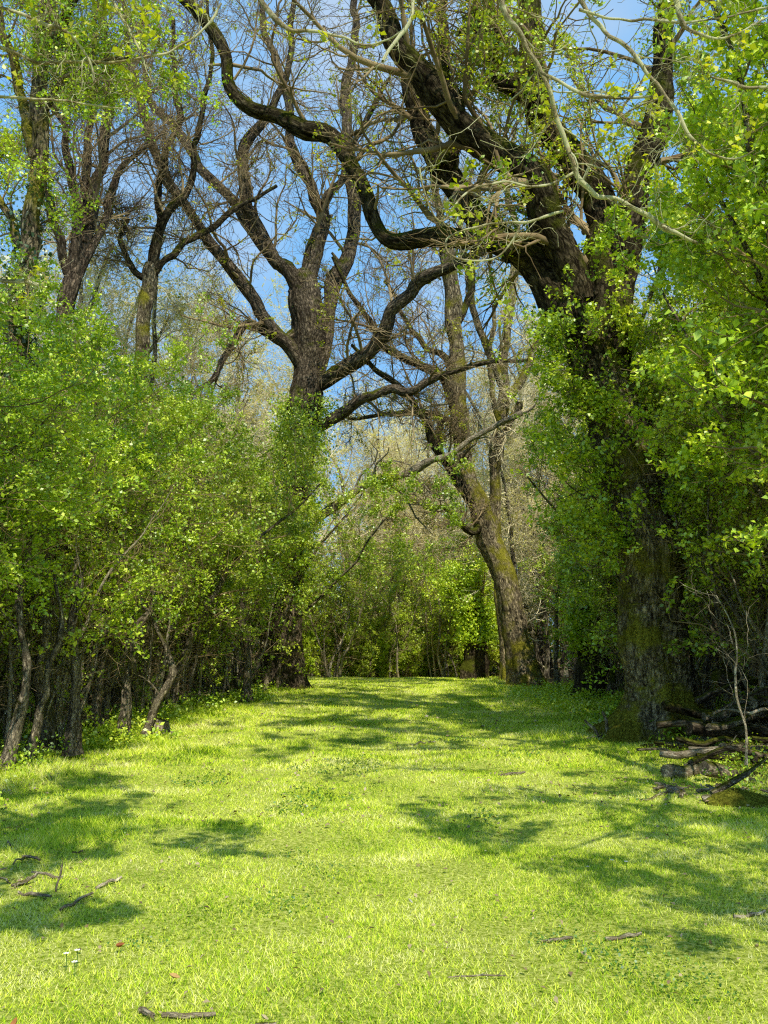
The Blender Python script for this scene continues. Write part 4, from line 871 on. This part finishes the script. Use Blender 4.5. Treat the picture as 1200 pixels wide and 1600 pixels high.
# ------------------------------------------------------------------ light, sky, camera
SD = np.array([.30, -.95]); SD = SD / np.linalg.norm(SD); EL = radians(50)
ld = bpy.data.lights.new('sun', 'SUN'); ld.energy = 5.0; ld.angle = radians(.53); ld.color = (1, .97, .84)
lo = bpy.data.objects.new('sun', ld); COL.objects.link(lo)
from mathutils import Vector
lo.rotation_euler = Vector((SD[0] * cos(EL), SD[1] * cos(EL), sin(EL))).to_track_quat('Z', 'Y').to_euler(); lo.location = (8, -12, 20)
w = bpy.data.worlds.new('World'); SC.world = w; w.use_nodes = True; nt = w.node_tree; nt.nodes.clear()
sk = nt.nodes.new('ShaderNodeTexSky'); sk.sky_type = 'NISHITA'; sk.sun_disc = False; sk.sun_elevation = EL; sk.sun_rotation = math.atan2(SD[0], SD[1]) % (2 * pi); sk.air_density = 1.0; sk.dust_density = .6; sk.ozone_density = 1.6
bg = nt.nodes.new('ShaderNodeBackground'); bg.inputs['Strength'].default_value = .115; ow = nt.nodes.new('ShaderNodeOutputWorld')
tcw = nt.nodes.new('ShaderNodeTexCoord'); nw = nt.nodes.new('ShaderNodeTexNoise'); nw.inputs['Scale'].default_value = 3.0; nw.inputs['Detail'].default_value = 6.0
nt.links.new(tcw.outputs['Generated'], nw.inputs['Vector']); rw = ramp(nt.nodes, [(.52, (2.3, 5.4, 9.5)), (.74, (6.6, 7.4, 8.4))]); nt.links.new(nw.outputs['Fac'], rw.inputs['Fac'])
mw = nt.nodes.new('ShaderNodeMixRGB'); mw.inputs['Fac'].default_value = .82; nt.links.new(sk.outputs[0], mw.inputs['Color1']); nt.links.new(rw.outputs[0], mw.inputs['Color2'])
nt.links.new(mw.outputs[0], bg.inputs[0]); nt.links.new(bg.outputs[0], ow.inputs[0])

cd = bpy.data.cameras.new('camera'); cam = bpy.data.objects.new('camera', cd); COL.objects.link(cam)
cam.location = (0, 0, CAMZ); cam.rotation_euler = (pi / 2 + PITCH, 0, 0)
cd.sensor_fit = 'VERTICAL'; cd.sensor_height = 24; cd.lens = 24 * F / 1600; cd.clip_end = 1000; cd.clip_start = .05
SC.camera = cam
SC.render.engine = 'CYCLES'
SC.view_settings.view_transform = 'Standard'; SC.view_settings.look = 'None'; SC.view_settings.exposure = 0; SC.view_settings.gamma = 1
cy = SC.cycles; cy.max_bounces = 4; cy.diffuse_bounces = 3; cy.glossy_bounces = 1; cy.transmission_bounces = 3; cy.transparent_max_bounces = 4; cy.caustics_reflective = False; cy.caustics_refractive = False
cy.use_denoising = False; cy.filter_width = 1.2; cy.denoiser = 'OPENIMAGEDENOISE'; cy.denoising_input_passes = 'RGB_ALBEDO_NORMAL'; cy.sample_clamp_indirect = 4
